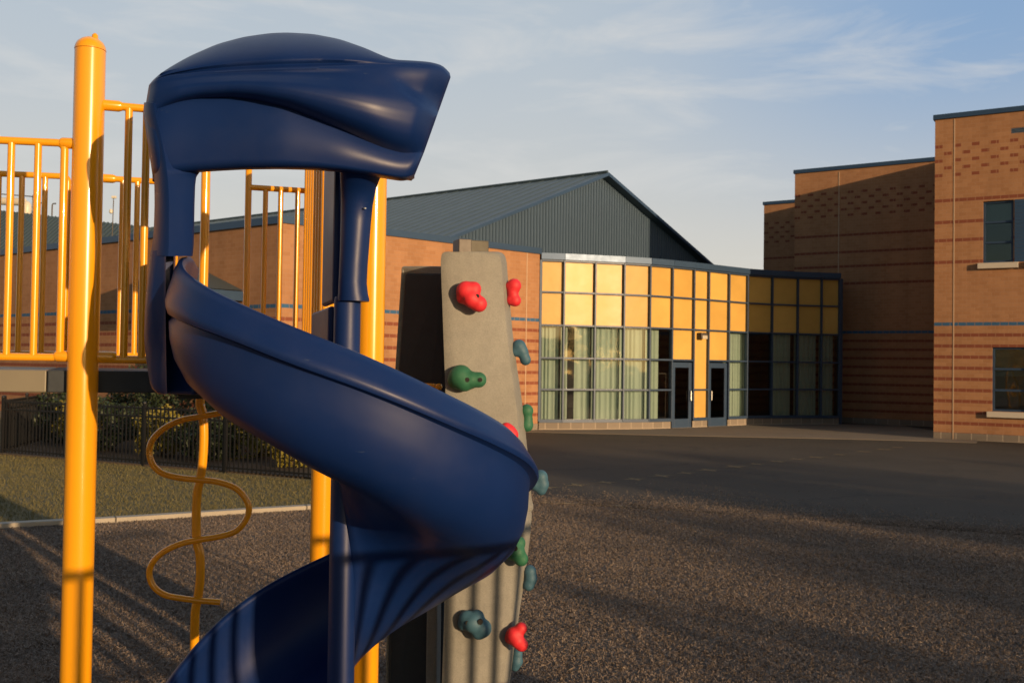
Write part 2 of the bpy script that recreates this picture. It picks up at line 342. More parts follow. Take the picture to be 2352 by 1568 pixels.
# ------------------------------------------------------------------ ground
def spline(pts, n):
    pts = [Vector((*p, 0)) if len(p) == 2 else Vector(p) for p in pts]; out = []
    P = [pts[0] * 2 - pts[1]] + pts + [pts[-1] * 2 - pts[-2]]
    for i in range(1, len(P) - 2):
        for k in range(n):
            t = k / n; a, b, c, d = P[i - 1], P[i], P[i + 1], P[i + 2]
            out.append(.5 * ((2 * b) + (c - a) * t + (2 * a - 5 * b + 4 * c - d) * t * t + (3 * b - a - 3 * c + d) * t ** 3))
    out.append(pts[-1]); return out
MB().prism([(-1200, -1200), (1200, -1200), (1200, 1500), (-1200, 1500)], -.5, -.06).build('ground', 'far_land', kind='structure')
edge = spline([(-13, 7), (-9, 10.1), (-6.04, 11.93), (-4.9, 12.5), (-2.78, 13.75), (-.9, 14.55), (.58, 14.75), (2.28, 14.25), (3.73, 13.64), (6.42, 12.53), (10, 10.6), (15, 7)], 8)
bed = [(p.x, p.y) for p in edge] + [(15, -6), (-13, -6)]
MB().prism(bed[::-1], -.3, -.010).build('chip_bed', 'chip_bed', kind='structure')
xs = [p for p in edge if p.x <= -.35]; xr = [p for p in edge if p.x >= -.35]
MB().prism([(p.x, p.y + .02) for p in xs] + [(-.8, 34), (-30, 40), (-30, 7)], -.3, -.004).build('lawn', 'lawn', kind='structure')
MB().prism([(-.78, 14.75)] + [(p.x, p.y + .02) for p in xr] + [(40, 4), (40, 45), (-.78, 45)], -.3, 0).build('asphalt_yard', 'asphalt', kind='structure')
# kerb between lawn and chips: cast lengths with joints
def strip(mb, path, w0, z0, z1):
    Lft, Rgt = [], []
    for i, p in enumerate(path):
        d = (path[min(i + 1, len(path) - 1)] - path[max(i - 1, 0)]).normalized(); n = Vector((-d.y, d.x, 0)); Lft.append(p + n * w0); Rgt.append(p)
    rows = [[(a.x, a.y, z0), (a.x, a.y, z1), (b.x, b.y, z1), (b.x, b.y, z0)] for a, b in zip(Rgt, Lft)]
    mb.grid(rows, True)
    n = len(rows); o = len(mb.v) - n * 4; mb.f += [(o, o + 1, o + 2, o + 3), (o + 4 * n - 4, o + 4 * n - 1, o + 4 * n - 2, o + 4 * n - 3)]
kb = MB(); kpath = spline([(-13, 7), (-9, 10.1), (-6.04, 11.93), (-4.9, 12.5), (-2.78, 13.75), (-.9, 14.55)], 40)
acc = 0; seg = [kpath[0]]
for a, b in zip(kpath, kpath[1:]):
    acc += (b - a).length; seg.append(b)
    if acc > 2.42: strip(kb, seg, .15, -.2, .055); acc = 0; dd = (b - a).normalized(); seg = [b + dd * .012]
if len(seg) > 1: strip(kb, seg, .15, -.2, .055)
kb.build('kerb', 'concrete', bevel=.008, kind='structure')
# sliver of buried kerb showing between the chips and the asphalt
sl = MB(); strip(sl, spline([(.45, 14.8), (1.2, 14.66), (2.1, 14.34)], 10), .05, -.2, .012)
sl.build('kerb', 'concrete', kind='structure')
# scattered loose chips: thin slivers lying at all angles on the bed
def inpoly(x, y, poly):
    c = np.zeros(len(x), bool); j = len(poly) - 1
    for i in range(len(poly)):
        xi, yi = poly[i]; xj, yj = poly[j]
        m = ((yi > y) != (yj > y)) & (x < (xj - xi) * (y - yi) / (yj - yi + 1e-12) + xi); c ^= m; j = i
    return c
n = 1100000; y = 3 + 12 * rng.random(n) ** .85; x = (rng.random(n) * 2 - 1) * (.60 * y + 2.2)
k = inpoly(x, y, bed); x, y = x[k], y[k]
n2 = 34000; x2 = -.2 + rng.random(n2) * 9; ed = np.interp(x2, [p.x for p in edge], [p.y for p in edge]); y2 = ed + rng.exponential(.26, n2) * (1 + 1.6 * np.exp(-((x2 - 3.2) / .9) ** 2) + .8 * np.sin(x2 * 5) ** 4)
x = np.r_[x, x2]; y = np.r_[y, y2]; zz = np.where(np.arange(len(x)) < len(x) - n2, -.008, .005)
n = len(x); ll = rng.uniform(.006, .019, n); ww = ll * rng.uniform(.12, .30, n); th = rng.random(n) * 2 * PI; tl = rng.normal(0, .65, n); rl = rng.normal(0, .8, n)
ux = np.c_[np.cos(th) * np.cos(tl), np.sin(th) * np.cos(tl), np.sin(tl)]; vx = np.c_[-np.sin(th) * np.cos(rl), np.cos(th) * np.cos(rl), np.sin(rl)]
cz = zz + rng.random(n) * .010 + .003; c = np.c_[x, y, cz]
V = np.stack([c - ux * ll[:, None] - vx * ww[:, None], c + ux * ll[:, None] - vx * ww[:, None] * .6, c + ux * ll[:, None] * .8 + vx * ww[:, None], c - ux * ll[:, None] + vx * ww[:, None] * .8], 1).reshape(-1, 3)
fast_mesh('wood_chips', V, np.arange(len(V)).reshape(-1, 4), 'wood_chip', kind='stuff', label='loose shredded wood chips covering the play area', cat='wood chips')
# short turf
n = 170000; x = rng.uniform(-16, -.9, n); y = rng.uniform(9, 22, n); ed = np.interp(x, [p.x for p in edge], [p.y for p in edge])
fy = np.interp(x, [-10.6, -3.4, -2.4], [20.9, 17.1, 17.2]) - .1
k = (y > ed + .17) & (y < fy) & (np.abs(x) < .56 * y); x, y = x[k], y[k]; n = len(x)
h = rng.uniform(.02, .05, n); th = rng.random(n) * 2 * PI; ln = rng.normal(0, .018, (n, 2)); hw = .0045
V = np.stack([np.c_[x - np.cos(th) * hw, y - np.sin(th) * hw, np.full(n, -.004)], np.c_[x + np.cos(th) * hw, y + np.sin(th) * hw, np.full(n, -.004)], np.c_[x + ln[:, 0], y + ln[:, 1], h]], 1).reshape(-1, 3)
fast_mesh('grass', V, np.arange(len(V)).reshape(-1, 3), 'grass_blade', kind='stuff', label='short dry lawn grass between kerb and black fence', cat='grass')
# concrete walk along the buildings
walk = [(-.7, 29.95), (.56, 29.82), (2.5, 29.5), (4.56, 29.2), (8.85, 28.85), (11.8, 28.45), (13, 28.0), (14, 30), (14, 36), (8, 37), (-.7, 33)]
MB().prism(walk, -.2, .012).build('pavement', 'walk', kind='structure')
# painted marks
for i, (px, py, sc) in enumerate([(1256, 1119, 1), (1325, 1113, 1), (1392, 1107, .9), (1457, 1099.5, 1), (1518.6, 1092, 1.1), (1575.6, 1085.6, .9), (1629, 1078.7, 1.2), (1687, 1071, 1.2), (1736.6, 1065, .9), (1783.7, 1059, 1.1), (1830.7, 1053.5, .9), (1873, 1049.5, 1), (1928, 1043.5, .8), (1984, 1036.6, 1.1), (2029, 1031.6, 1.2), (2061, 1026.7, 1)]):
    p = zpt(px, py, .004); mb = MB(); r0 = .26 * sc; pts = []
    for k in range(8):
        a = k * PI / 4 + .35; r = r0 if k % 2 == 0 else r0 * .3; pts.append((p.x + r * math.cos(a), p.y + r * math.sin(a), .0045))
    mb.add(pts, [tuple(range(8))]); mb.build('painted_star', 'yard_paint', label='faint worn yellow star mark in the row crossing the asphalt yard', cat='ground marking', group='yellow star marks on the asphalt')

# ------------------------------------------------------------------ buildings
def v2(p): return (p[0], p[1])
def expand(poly, e):
    cx = sum(p[0] for p in poly) / len(poly); cy = sum(p[1] for p in poly) / len(poly); out = []
    n = len(poly)
    for i in range(n):
        a, b, c = Vector(poly[i - 1]), Vector(poly[i]), Vector(poly[(i + 1) % n]); d1 = (b - a).normalized(); d2 = (c - b).normalized()
        n1 = Vector((d1.y, -d1.x)); n2 = Vector((d2.y, -d2.x)); k = (n1 + n2); k = k / max(.3, k.dot(n1)) ; q = b + k * e; out.append((q.x, q.y))
    return out
C1 = v2(zpt(650, 508.6, 5.44)); W1 = v2(zpt(0, 584, 5.44)); W2 = v2(zpt(1240, 580.7, 5.44))
d1 = (Vector(W1) - Vector(C1)).normalized(); d2 = (Vector(W2) - Vector(C1)).normalized()
far = Vector(C1) + d1 * 22
wing = thing('brick_building', (C1[0], C1[1], 0), 'long low orange brick wing with blue roof edge behind the slide', 'building')
wp = [v2(far), C1, W2, (W2[0] - .6, W2[1] + 5), (-2, 44), (far.x + 6, far.y + 7)]
MB().prism(wp, 0, 5.44).build('wall', 'brick_low', wing)
cp = expand(wp, .06); MB().prism(cp, 5.40, 5.58).build('roof_edge', 'coping_blue', wing)
for px in (1209,):
    s, z = onplane(C1, d2, px, 700); p = Vector(C1) + d2 * s; nrm = Vector((d2.y, -d2.x)); q = p + nrm * .003
    MB().box((q.x, q.y, 2.8), .03, .012, 5.2, math.atan2(d2.y, d2.x)).build('expansion_joint', 'joint_light', wing)

# metal gable hall behind the wing
GA = at(1393, 397, 36.25); gu = Vector((.70, .715, 0)).normalized(); gr = Vector((-.79, .61, 0)).normalized(); gn = Vector((gu.y, -gu.x, 0))
hall = thing('metal_hall', (GA.x, GA.y, 0), 'tall metal hall with ribbed gable and grey green pitched roof', 'building')
PITCHR = .404
mb = MB(); per = .15; s = -9.6; prof = []
while s < 8.8:
    prof += [(s, 0), (s + per * .42, 0), (s + per * .5, .03), (s + per * .92, .03)]; s += per
pts = [[], []]
for s, dp in prof:
    q = GA + gu * s + gn * (dp - .02) + gr * .25; ztop = GA.z - PITCHR * abs(s) - .06
    pts[0].append((q.x, q.y, 4.0)); pts[1].append((q.x, q.y, max(ztop, 4.05)))
mb.grid(pts); mb.build('gable_wall', 'siding_blue', hall)
for sg, nm, ln in ((-1, 'roof', 9.8), (1, 'roof', 9.2)):
    a = GA - gr * .05; b = GA + gr * 34; dn = gu * (sg * ln) + Vector((0, 0, -PITCHR * ln)); th = Vector((0, 0, -.10))
    vs = [a, a + dn, b + dn, b]; vs += [p + th for p in vs]
    o = MB().add(vs, [(0, 1, 2, 3), (7, 6, 5, 4), (0, 4, 5, 1), (1, 5, 6, 2), (2, 6, 7, 3), (3, 7, 4, 0)]).build(nm, 'roof_green', hall)
    sm = MB(); k = .4
    while k < 34:
        sm.bar(a + gr * k + Vector((0, 0, .006)), a + gr * k + dn + Vector((0, 0, .006)), .03, .022); k += .61
    sm.build('roof_seam', 'roof_green', o)
    rk = MB(); rk.bar(a - gr * .04 + Vector((0, 0, -.055)), a + dn - gr * .04 + Vector((0, 0, -.055)), .05, .11); rk.build('rake_trim', 'coping_blue', hall)
MB().tube([GA + gr * -.05 + Vector((0, 0, .03)), GA + gr * 34 + Vector((0, 0, .03))], .06, 8).build('ridge_cap', 'roof_green', hall)

# far left metal roof behind the wing
a = at(-120, 470, 46); b = at(360, 524, 39)
hr = thing('metal_building', (b.x, b.y, 0), 'distant hall under a grey green ribbed metal roof at the left edge', 'building')
dv = (b - a).normalized(); back = Vector((.35, .93, 0)).normalized(); dirx = Vector((dv.x, dv.y, 0)).normalized(); fr_ = Vector((dirx.y, -dirx.x, 0))
vs = [a, b, b + fr_ * 3.2 + Vector((0, 0, -3)), a + fr_ * 3.2 + Vector((0, 0, -3)), a + back * 8 + Vector((0, 0, -.5)), b + back * 8 + Vector((0, 0, -.5))]
MB().add(vs, [(0, 3, 2, 1), (0, 1, 5, 4)]).build('roof', 'roof_green', hr)
sm = MB()
for k in range(0, 60):
    t_ = k / 59; p = a.lerp(b, t_); sm.bar(p + Vector((0, 0, .01)), p + fr_ * 3.2 + Vector((0, 0, -2.99)), .05, .06)
sm.build('roof_seam', 'roof_green', hr)
q0 = a + fr_ * 2.8; q1 = b + fr_ * 2.8; MB().add([(q0.x, q0.y, 0), (q1.x, q1.y, 0), (q1.x, q1.y, b.z - 2.7), (q0.x, q0.y, a.z - 2.7)], [(0, 1, 2, 3)], [[(0, 0), (13, 0), (13, 6), (0, 6)]]).build('wall', 'brick_low', hr)
# rooftop duct and weather mast
dk = thing('rooftop_duct', at(0, 500, 44), 'cream white rooftop duct with rounded end above the left roofline', 'duct')
p0, p1 = at(-60, 460, 44), at(56, 464, 43.5); MB().tube([p0, p1], .17, 14).build('duct_pipe', 'duct_white', dk, 40)
q = at(62, 470, 43.5); MB().lathe((q.x, q.y, q.z - .5), [(.10, -.2), (.16, 0), (.2, .3), (.18, .5), (.1, .62), (.02, .66)], 16).build('duct_end', 'duct_white', dk, 40)
dl = MB(); p = at(-60, 441, 44.3); q2 = at(80, 452, 44); dl.tube([p, q2], .025, 6)
for xx in (-20, 20, 75): e = at(xx, 448, 44.1); dl.tube([(e.x, e.y, e.z - 1), e], .02, 6)
dl.build('guard_rail', 'lamp_bronze', dk)
wm = thing('weather_mast', at(258, 515, 38), 'thin rooftop weather mast with small sensor box near the post', 'mast')
g0 = at(257.5, 530, 38); MB().tube([(g0.x, g0.y, g0.z - 1.0), (g0.x + .03, g0.y, at(260, 452, 38).z)], .018, 8).build('pole', 'lamp_bronze', wm)
g1 = at(262, 453, 38); mb = MB().box(g1, .17, .1, .09); mb.build('sensor_box', 'duct_white', wm, bevel=.01)
mb = MB().lathe((at(255, 487, 38).x, at(255, 487, 38).y, at(255, 487, 38).z - .06), [(.03, 0), (.07, .03), (.07, .12), (.02, .18)], 12); mb.build('rain_cup', 'duct_white', wm, 40)
for xx, yy in ((92, 466), (120, 468)):
    e = at(xx, yy, 43); wv = thing('roof_vent_pipe', (e.x, e.y, e.z - .9), 'thin bent rooftop vent pipe beyond the left barrier, %s of two' % ('left' if xx == 92 else 'right'), 'pipe')
    MB().tube([(e.x, e.y, e.z - .9), (e.x, e.y, e.z - .06), (e.x + .03, e.y, e.z), (e.x + .16, e.y, e.z + .01)], .03, 8).build('pipe', 'lamp_bronze', wv)

# small canopy gable on the wing's left wall
ca = onplane(C1, d1, 452, 612); cb = onplane(C1, d1, 562, 668); n1 = Vector((d1.y, -d1.x)); n1 = n1 if n1.y < 0 else -n1
def w1(s, z, off): p = Vector(C1) + d1 * s + n1 * off; return Vector((p.x, p.y, z))
cn = thing('entrance_canopy', w1(ca[0], 0, 0), 'small grey green metal canopy roof on the brick wing seen through the slide opening', 'canopy')
sR, zR = ca[0] + .3, ca[1] + .1; sE, zE = cb; sL = sR + .02
vs = [w1(sR, zR, .02), w1(sE, zE, .02), w1(sE, zE, 1.1), w1(sR, zR, 1.1), w1(sL, zE, .02), w1(sL, zE, 1.1)]
MB().add(vs, [(0, 1, 2, 3), (0, 3, 5, 4)]).build('roof', 'roof_green', cn)
MB().add([vs[3] + Vector((0, 0, -.02)), vs[2] + Vector((0, 0, -.02)), vs[2] - Vector((0, 0, .25)), vs[5] - Vector((0, 0, .25)), vs[5] + Vector((0, 0, -.02))], [(0, 4, 3, 2, 1)]).build('fascia', 'coping_blue', cn)
MB().bar(vs[1] - Vector((0, 0, .14)), vs[2] - Vector((0, 0, .14)), .05, .24).build('eave_trim', 'coping_blue', cn)
for sp_ in (sE,):
    e = w1(sp_ + .1, 0, 1.0); MB().box((e.x, e.y, (zE - .25) / 2), .18, .18, zE - .25).build('column', 'coping_blue', cn)

# stepped brick tower blocks on the right
def block(name, P, dr, L_, back, top, label, low=0, extra=0):
    dr = Vector(dr).normalized(); nb = Vector((-dr.y, dr.x)); nb = nb if nb.y > 0 else -nb; P = Vector(P)
    poly = [v2(P), v2(P + dr * L_), v2(P + dr * L_ + nb * back), v2(P + nb * back)]
    o = thing(name, (P.x, P.y, 0), label, 'building'); return o, poly, dr, nb
P3 = v2(zpt(2148, 265, 9.57)); P3b = v2(zpt(2352, 243, 9.57)); D3 = Vector(P3b) - Vector(P3)
P2 = v2(zpt(1826, 391, 9.62)); P2b = v2(zpt(2148, 361, 9.62)); D2v = Vector(P2b) - Vector(P2)
P1 = v2(zpt(1755, 464, 9.62))
b2, poly2, dr2, nb2 = block('brick_tower', P2, D2v, 11, 9, 9.62, 'shaded middle brick block with a sloping sunlit strip under its roof edge')
MB().prism(poly2, 0, 9.56).build('wall', 'brick_high', b2); MB().prism(expand(poly2, .05), 9.48, 9.62).build('roof_edge', 'coping_blue', b2)
s, z = onplane(P2, dr2, 1926, 600); p = Vector(P2) + dr2 * s + Vector((dr2.y, -dr2.x)) * .003; MB().box((p.x, p.y, 4.7), .03, .012, 9.4, math.atan2(dr2.y, dr2.x)).build('expansion_joint', 'joint_light', b2)
b1, poly1, dr1, nb1 = block('brick_tower', P1, D2v, 7, 9, 9.62, 'farthest narrow brick block beside open sky, half shaded')
MB().prism(poly1, 0, 9.56).build('wall', 'brick_high', b1); MB().prism(expand(poly1, .05), 9.48, 9.62).build('roof_edge', 'coping_blue', b1)
b3, poly3, dr3, nb3 = block('brick_tower', P3, D3, 8, 9.5, 9.57, 'nearest tall brick block with windows, fully sunlit at the right edge')
n3 = Vector((dr3.y, -dr3.x)); n3 = n3 if n3.y < 0 else -n3
MB().prism(poly3, -.1, 9.5, skip=(0,)).build('wall', 'brick_high', b3)
MB().prism(expand(poly3, .05), 9.43, 9.57).build('roof_edge', 'coping_blue', b3)
def w3(s, z, off=0): p = Vector(P3) + dr3 * s + n3 * off; return Vector((p.x, p.y, z))
ops = []
for (xa, ya, xb, yb) in ((2258, 463, 2328, 604), (2279, 797, 2364, 944), (2322, 295, 2358, 307)):
    s0, z1 = onplane(P3, dr3, xa, ya); _, z0 = onplane(P3, dr3, xa, yb); s1, _ = onplane(P3, dr3, xb, ya); ops.append((s0, s1, z0, z1))
ops.append((ops[0][1] + .42, ops[0][1] + 1.35, ops[0][2], ops[0][3]))
fw_ = MB(); ss = sorted({0, 8} | {o[0] for o in ops} | {o[1] for o in ops}); zs = sorted({-.1, 9.5} | {o[2] for o in ops} | {o[3] for o in ops})
for i in range(len(ss) - 1):
    for j in range(len(zs) - 1):
        sm_, zm = (ss[i] + ss[i + 1]) / 2, (zs[j] + zs[j + 1]) / 2
        if any(o[0] < sm_ < o[1] and o[2] < zm < o[3] for o in ops): continue
        q = [(ss[i], zs[j]), (ss[i + 1], zs[j]), (ss[i + 1], zs[j + 1]), (ss[i], zs[j + 1])]
        fw_.add([w3(*p) for p in q], [(0, 1, 2, 3)], [[(p[0], p[1]) for p in q]])
for (s0, s1, z0, z1) in ops:     # reveals
    for (a, b) in (((s0, z0), (s0, z1)), ((s1, z1), (s1, z0)), ((s0, z1), (s1, z1)), ((s1, z0), (s0, z0))):
        fw_.add([w3(*a), w3(*b), w3(*b, -.16), w3(*a, -.16)], [(0, 1, 2, 3)], [[(0, a[1]), (0, b[1]), (.16, b[1]), (.16, a[1])]])
fw_.build('front_wall', 'brick_high', b3)
az3 = math.atan2(dr3.y, dr3.x)
for k, (s0, s1, z0, z1) in enumerate(ops):
    if k == 2:
        v = MB().box(w3((s0 + s1) / 2, (z0 + z1) / 2, -.12), s1 - s0, .06, z1 - z0, az3).build('vent', 'black_metal', b3)
        g = MB()
        for i in range(4): g.box(w3((s0 + s1) / 2, z0 + (i + .5) * (z1 - z0) / 4, -.05), s1 - s0, .07, .012, az3)
        g.build('louvre', 'metal_bright', v); continue
    fm = MB(); th = .06; dpt = -.11
    fm.box(w3(s0 + th / 2, (z0 + z1) / 2, dpt), th, .08, z1 - z0, az3).box(w3(s1 - th / 2, (z0 + z1) / 2, dpt), th, .08, z1 - z0, az3)
    for f in ((0.0, .33, .66, 1.0)): fm.box(w3((s0 + s1) / 2, min(max(z0 + f * (z1 - z0), z0 + th / 2), z1 - th / 2), dpt), s1 - s0 - 2 * th, .07, th, az3)
    wn = fm.build('window', 'frame_blue', b3)
    MB().box(w3((s0 + s1) / 2, (z0 + z1) / 2, -.15), s1 - s0, .01, z1 - z0, az3).build('pane', 'window_glass', wn)
    bl = MB(); nb_ = 26; zb = z0 + (z1 - z0) * (.62 if k != 1 else .55)
    for i in range(nb_): zz_ = zb + (z1 - zb) * (i + .5) / nb_; bl.box(w3((s0 + s1) / 2, zz_, -.24), s1 - s0 - .04, .02, (z1 - zb) / nb_ * .8, az3)
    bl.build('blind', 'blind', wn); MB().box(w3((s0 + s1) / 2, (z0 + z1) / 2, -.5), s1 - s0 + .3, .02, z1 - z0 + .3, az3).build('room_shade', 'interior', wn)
    MB().box(w3((s0 + s1) / 2, z0 - .09, .03), s1 - s0 + .26, .16, .16, az3).build('sill', 'sill_stone', b3, bevel=.006)
s0 = ops[0][1]; zb0, zb1 = ops[0][2], ops[0][3]
bt_ = MB()
for i in range(18):
    zz_ = zb0 + (zb1 - zb0) * (i + .5) / 18
    bt_.box(w3(s0 + .21, zz_, .004), .36, .02, (zb1 - zb0) / 18 * .95, az3)
bt_.build('tile_strip', 'coping_blue', b3, label='column of blue glazed bricks beside the upper window')
s, z = onplane(P3, dr3, 2191, 600); e = w3(s, 4.7, .003); MB().box(e, .03, .012, 9.4, az3).build('expansion_joint', 'joint_light', b3)
ra = at(2320, 242, 31.5); an = thing('roof_antenna', (ra.x, ra.y, 9.5), 'tiny bent rooftop antenna on the nearest brick block', 'antenna')
MB().tube([(ra.x, ra.y, 9.5), (ra.x, ra.y, 9.78)], .03, 6).tube([(ra.x - .22, ra.y, 9.66), (ra.x, ra.y, 9.72), (ra.x + .14, ra.y, 9.85)], .018, 6).build('antenna', 'lamp_bronze', an)
# downlight marker blocks on M3 foot are part of the wall's own block course

# ------------------------------------------------------------------ glazed entrance with its S-curved wall
mull = [1239.7, 1293.4, 1365, 1431.3, 1490.4, 1541.2, 1590.7, 1624.7, 1671.3, 1714.2, 1771.5, 1830.6, 1885.4, 1927.3]
angs = [11, 17.4, 17.6, 23, 33, 37, 39, 40, 40, 28, 19, 12, 7]
def ray2(px, z=4): d = ray(px, 760); return Vector((d.x, d.y))
CP = [ray2(mull[0]) * (30.85 / ray2(mull[0]).y)]
for i, a in enumerate(angs):
    d = Vector((math.cos(R(a)), math.sin(R(a)))); r_ = ray2(mull[i + 1]); P = CP[-1]
    t_ = (P.x * r_.y - P.y * r_.x) / (d.y * r_.x - d.x * r_.y); CP.append(P + d * t_)
ent = thing('glazed_entrance', (CP[6].x, CP[6].y, 0), 'low entrance hall with curved wall of yellow panels, glass and blue frames', 'building')
ZR = [.31, 1.25, 2.22, 3.23, 4.25, 5.22]
n_at = []
for i in range(14):
    d = (CP[min(i + 1, 13)] - CP[max(i - 1, 0)]).normalized(); n_at.append(Vector((d.y, -d.x)))
def cpt(i, z, off): p = CP[i] + n_at[i] * off; return Vector((p.x, p.y, z))
for i in range(14):
    a = cpt(i, .26, .02); d = (CP[min(i + 1, 13)] - CP[max(i - 1, 0)])
    wd = .08 if i in (0, 13) else .052
    MB().box((a.x, a.y, (5.24 + .26) / 2), wd, .14, 4.98, math.atan2(d.y, d.x)).build('mullion', 'frame_blue', ent, bevel=.006)
for j, z in enumerate(ZR):
    runs = [(0, 13)] if j > 2 else ([(0, 6), (7, 13)] if j == 2 else [(0, 5), (6, 7), (8, 13)])
    for (ra0, ra1) in runs:
        zz_ = z if j else .28; hh = .026 if j else .05; rws = []
        for i in range(ra0, ra1 + 1): a, b = cpt(i, zz_, .075), cpt(i, zz_, -.045); rws.append([(a.x, a.y, zz_ - hh), (a.x, a.y, zz_ + hh), (b.x, b.y, zz_ + hh), (b.x, b.y, zz_ - hh)])
        MB().grid(rws, True).build('transom', 'frame_blue', ent)
fs_ = MB()
for i in range(13): fs_.bar(cpt(i, 5.35, .0), cpt(i + 1, 5.35, .0), .26, .19)
fs_.build('roof_edge', 'coping_blue', ent)
uacc = 0
for (ra0, ra1) in ((0, 5), (6, 7), (8, 13)):
    cb_ = MB()
    for i in range(ra0, ra1):
        L_ = (CP[i + 1] - CP[i]).length; a, b = cpt(i, 0, .03), cpt(i + 1, 0, .03)
        cb_.add([a, b, (b.x, b.y, .23), (a.x, a.y, .23), cpt(i + 1, .23, -.2), cpt(i, .23, -.2)], [(0, 1, 2, 3), (3, 2, 4, 5)], [[(uacc, -.02), (uacc + L_, -.02), (uacc + L_, .199), (uacc, .199)], [(uacc, .1), (uacc + L_, .1), (uacc + L_, .15), (uacc, .15)]])
        uacc += L_
    cb_.build('block_plinth', 'brick_low', ent)
def cell(i, j0, j1, z0=None, z1=None, inset=0.0, off=-.02):
    a, b = CP[i], CP[i + 1]; d = (b - a).normalized(); n_ = Vector((d.y, -d.x)); z0 = ZR[j0] if z0 is None else z0; z1 = ZR[j1] if z1 is None else z1
    a = a + d * .015 + n_ * off; b = b - d * .015 + n_ * off; bk = n_ * -.03
    vs = [(a.x, a.y, z0), (b.x, b.y, z0), (b.x, b.y, z1), (a.x, a.y, z1)]; vs += [(p[0] + bk.x, p[1] + bk.y, p[2]) for p in vs]
    return MB().add(vs, [(0, 1, 2, 3), (7, 6, 5, 4), (0, 4, 5, 1), (1, 5, 6, 2), (2, 6, 7, 3), (3, 7, 4, 0)])
for i in range(13):
    for j in range(5):
        yel = j >= 3 or i == 6 or (i in (5, 7) and j == 2)
        if i in (5, 7) and j < 2: continue
        if yel: cell(i, j, j + 1).build('panel', 'panel_yellow', ent)
        else:
            a, b = CP[i], CP[i + 1]; d = (b - a).normalized()
            MB().add([(a.x, a.y, ZR[j]), (b.x, b.y, ZR[j]), (b.x, b.y, ZR[j + 1]), (a.x, a.y, ZR[j + 1])], [(0, 1, 2, 3)]).build('pane', 'window_glass', ent)
for i in (5, 7):
    a, b = CP[i], CP[i + 1]; d = (b - a).normalized(); n_ = Vector((d.y, -d.x)); az = math.atan2(d.y, d.x); Ld = (b - a).length
    def dp(s, z, off=0): p = a + d * s + n_ * off; return (p.x, p.y, z)
    db = MB(); st = .13
    db.box(dp(.05 + st / 2, 1.08), st, .06, 2.13, az).box(dp(Ld - .05 - st / 2, 1.08), st, .06, 2.13, az).box(dp(Ld / 2, 2.06), Ld - .1 - 2 * st, .06, .17, az).box(dp(Ld / 2, .16), Ld - .1 - 2 * st, .06, .29, az)
    dr_ = db.build('door', 'frame_blue', ent, bevel=.004)
    MB().box(dp(Ld / 2, 1.14), Ld - .1 - 2 * st, .012, 1.68, az).build('pane', 'dark_glass', dr_)
    hs = Ld - .14 if i == 5 else .14
    MB().tube([dp(hs, .88, .03), dp(hs, .90, .10), dp(hs, 1.2, .10), dp(hs, 1.22, .03)], .016, 8).build('handle', 'metal_bright', dr_)
    MB().box(dp(Ld / 2, .015, .02), Ld - .08, .16, .02, az).build('threshold', 'metal_bright', dr_)
# closing return at the right end, back wall, floor and roof of the hall
e0 = CP[13]; bk = Vector((.45, .89)); hall_poly = [v2(p + n_at[i] * -.25) for i, p in enumerate(CP)] + [v2(e0 + Vector((.35, 2.2))), (4.2, 40.5), (-.2, 36)]
MB().prism([v2(e0 + Vector((.03, .0))), v2(e0 + Vector((.13, .0))), v2(e0 + Vector((.55, 2.2))), v2(e0 + Vector((.45, 2.2)))], 0, 5.25).build('side_wall', 'frame_blue', ent)
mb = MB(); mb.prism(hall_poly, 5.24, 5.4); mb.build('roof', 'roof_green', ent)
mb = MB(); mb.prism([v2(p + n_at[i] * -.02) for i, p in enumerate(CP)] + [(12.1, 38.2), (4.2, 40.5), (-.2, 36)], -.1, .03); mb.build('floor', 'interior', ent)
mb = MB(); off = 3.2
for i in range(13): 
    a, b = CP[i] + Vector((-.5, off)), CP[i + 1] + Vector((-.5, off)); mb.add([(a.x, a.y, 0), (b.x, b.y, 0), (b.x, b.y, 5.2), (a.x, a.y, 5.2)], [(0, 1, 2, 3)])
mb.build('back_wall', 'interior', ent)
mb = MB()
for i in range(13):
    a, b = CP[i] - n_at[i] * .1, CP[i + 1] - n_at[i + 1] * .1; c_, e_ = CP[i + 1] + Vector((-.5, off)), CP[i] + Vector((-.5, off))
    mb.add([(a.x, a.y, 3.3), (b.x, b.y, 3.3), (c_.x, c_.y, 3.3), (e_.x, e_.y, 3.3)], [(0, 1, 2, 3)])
mb.build('ceiling', 'interior', ent)
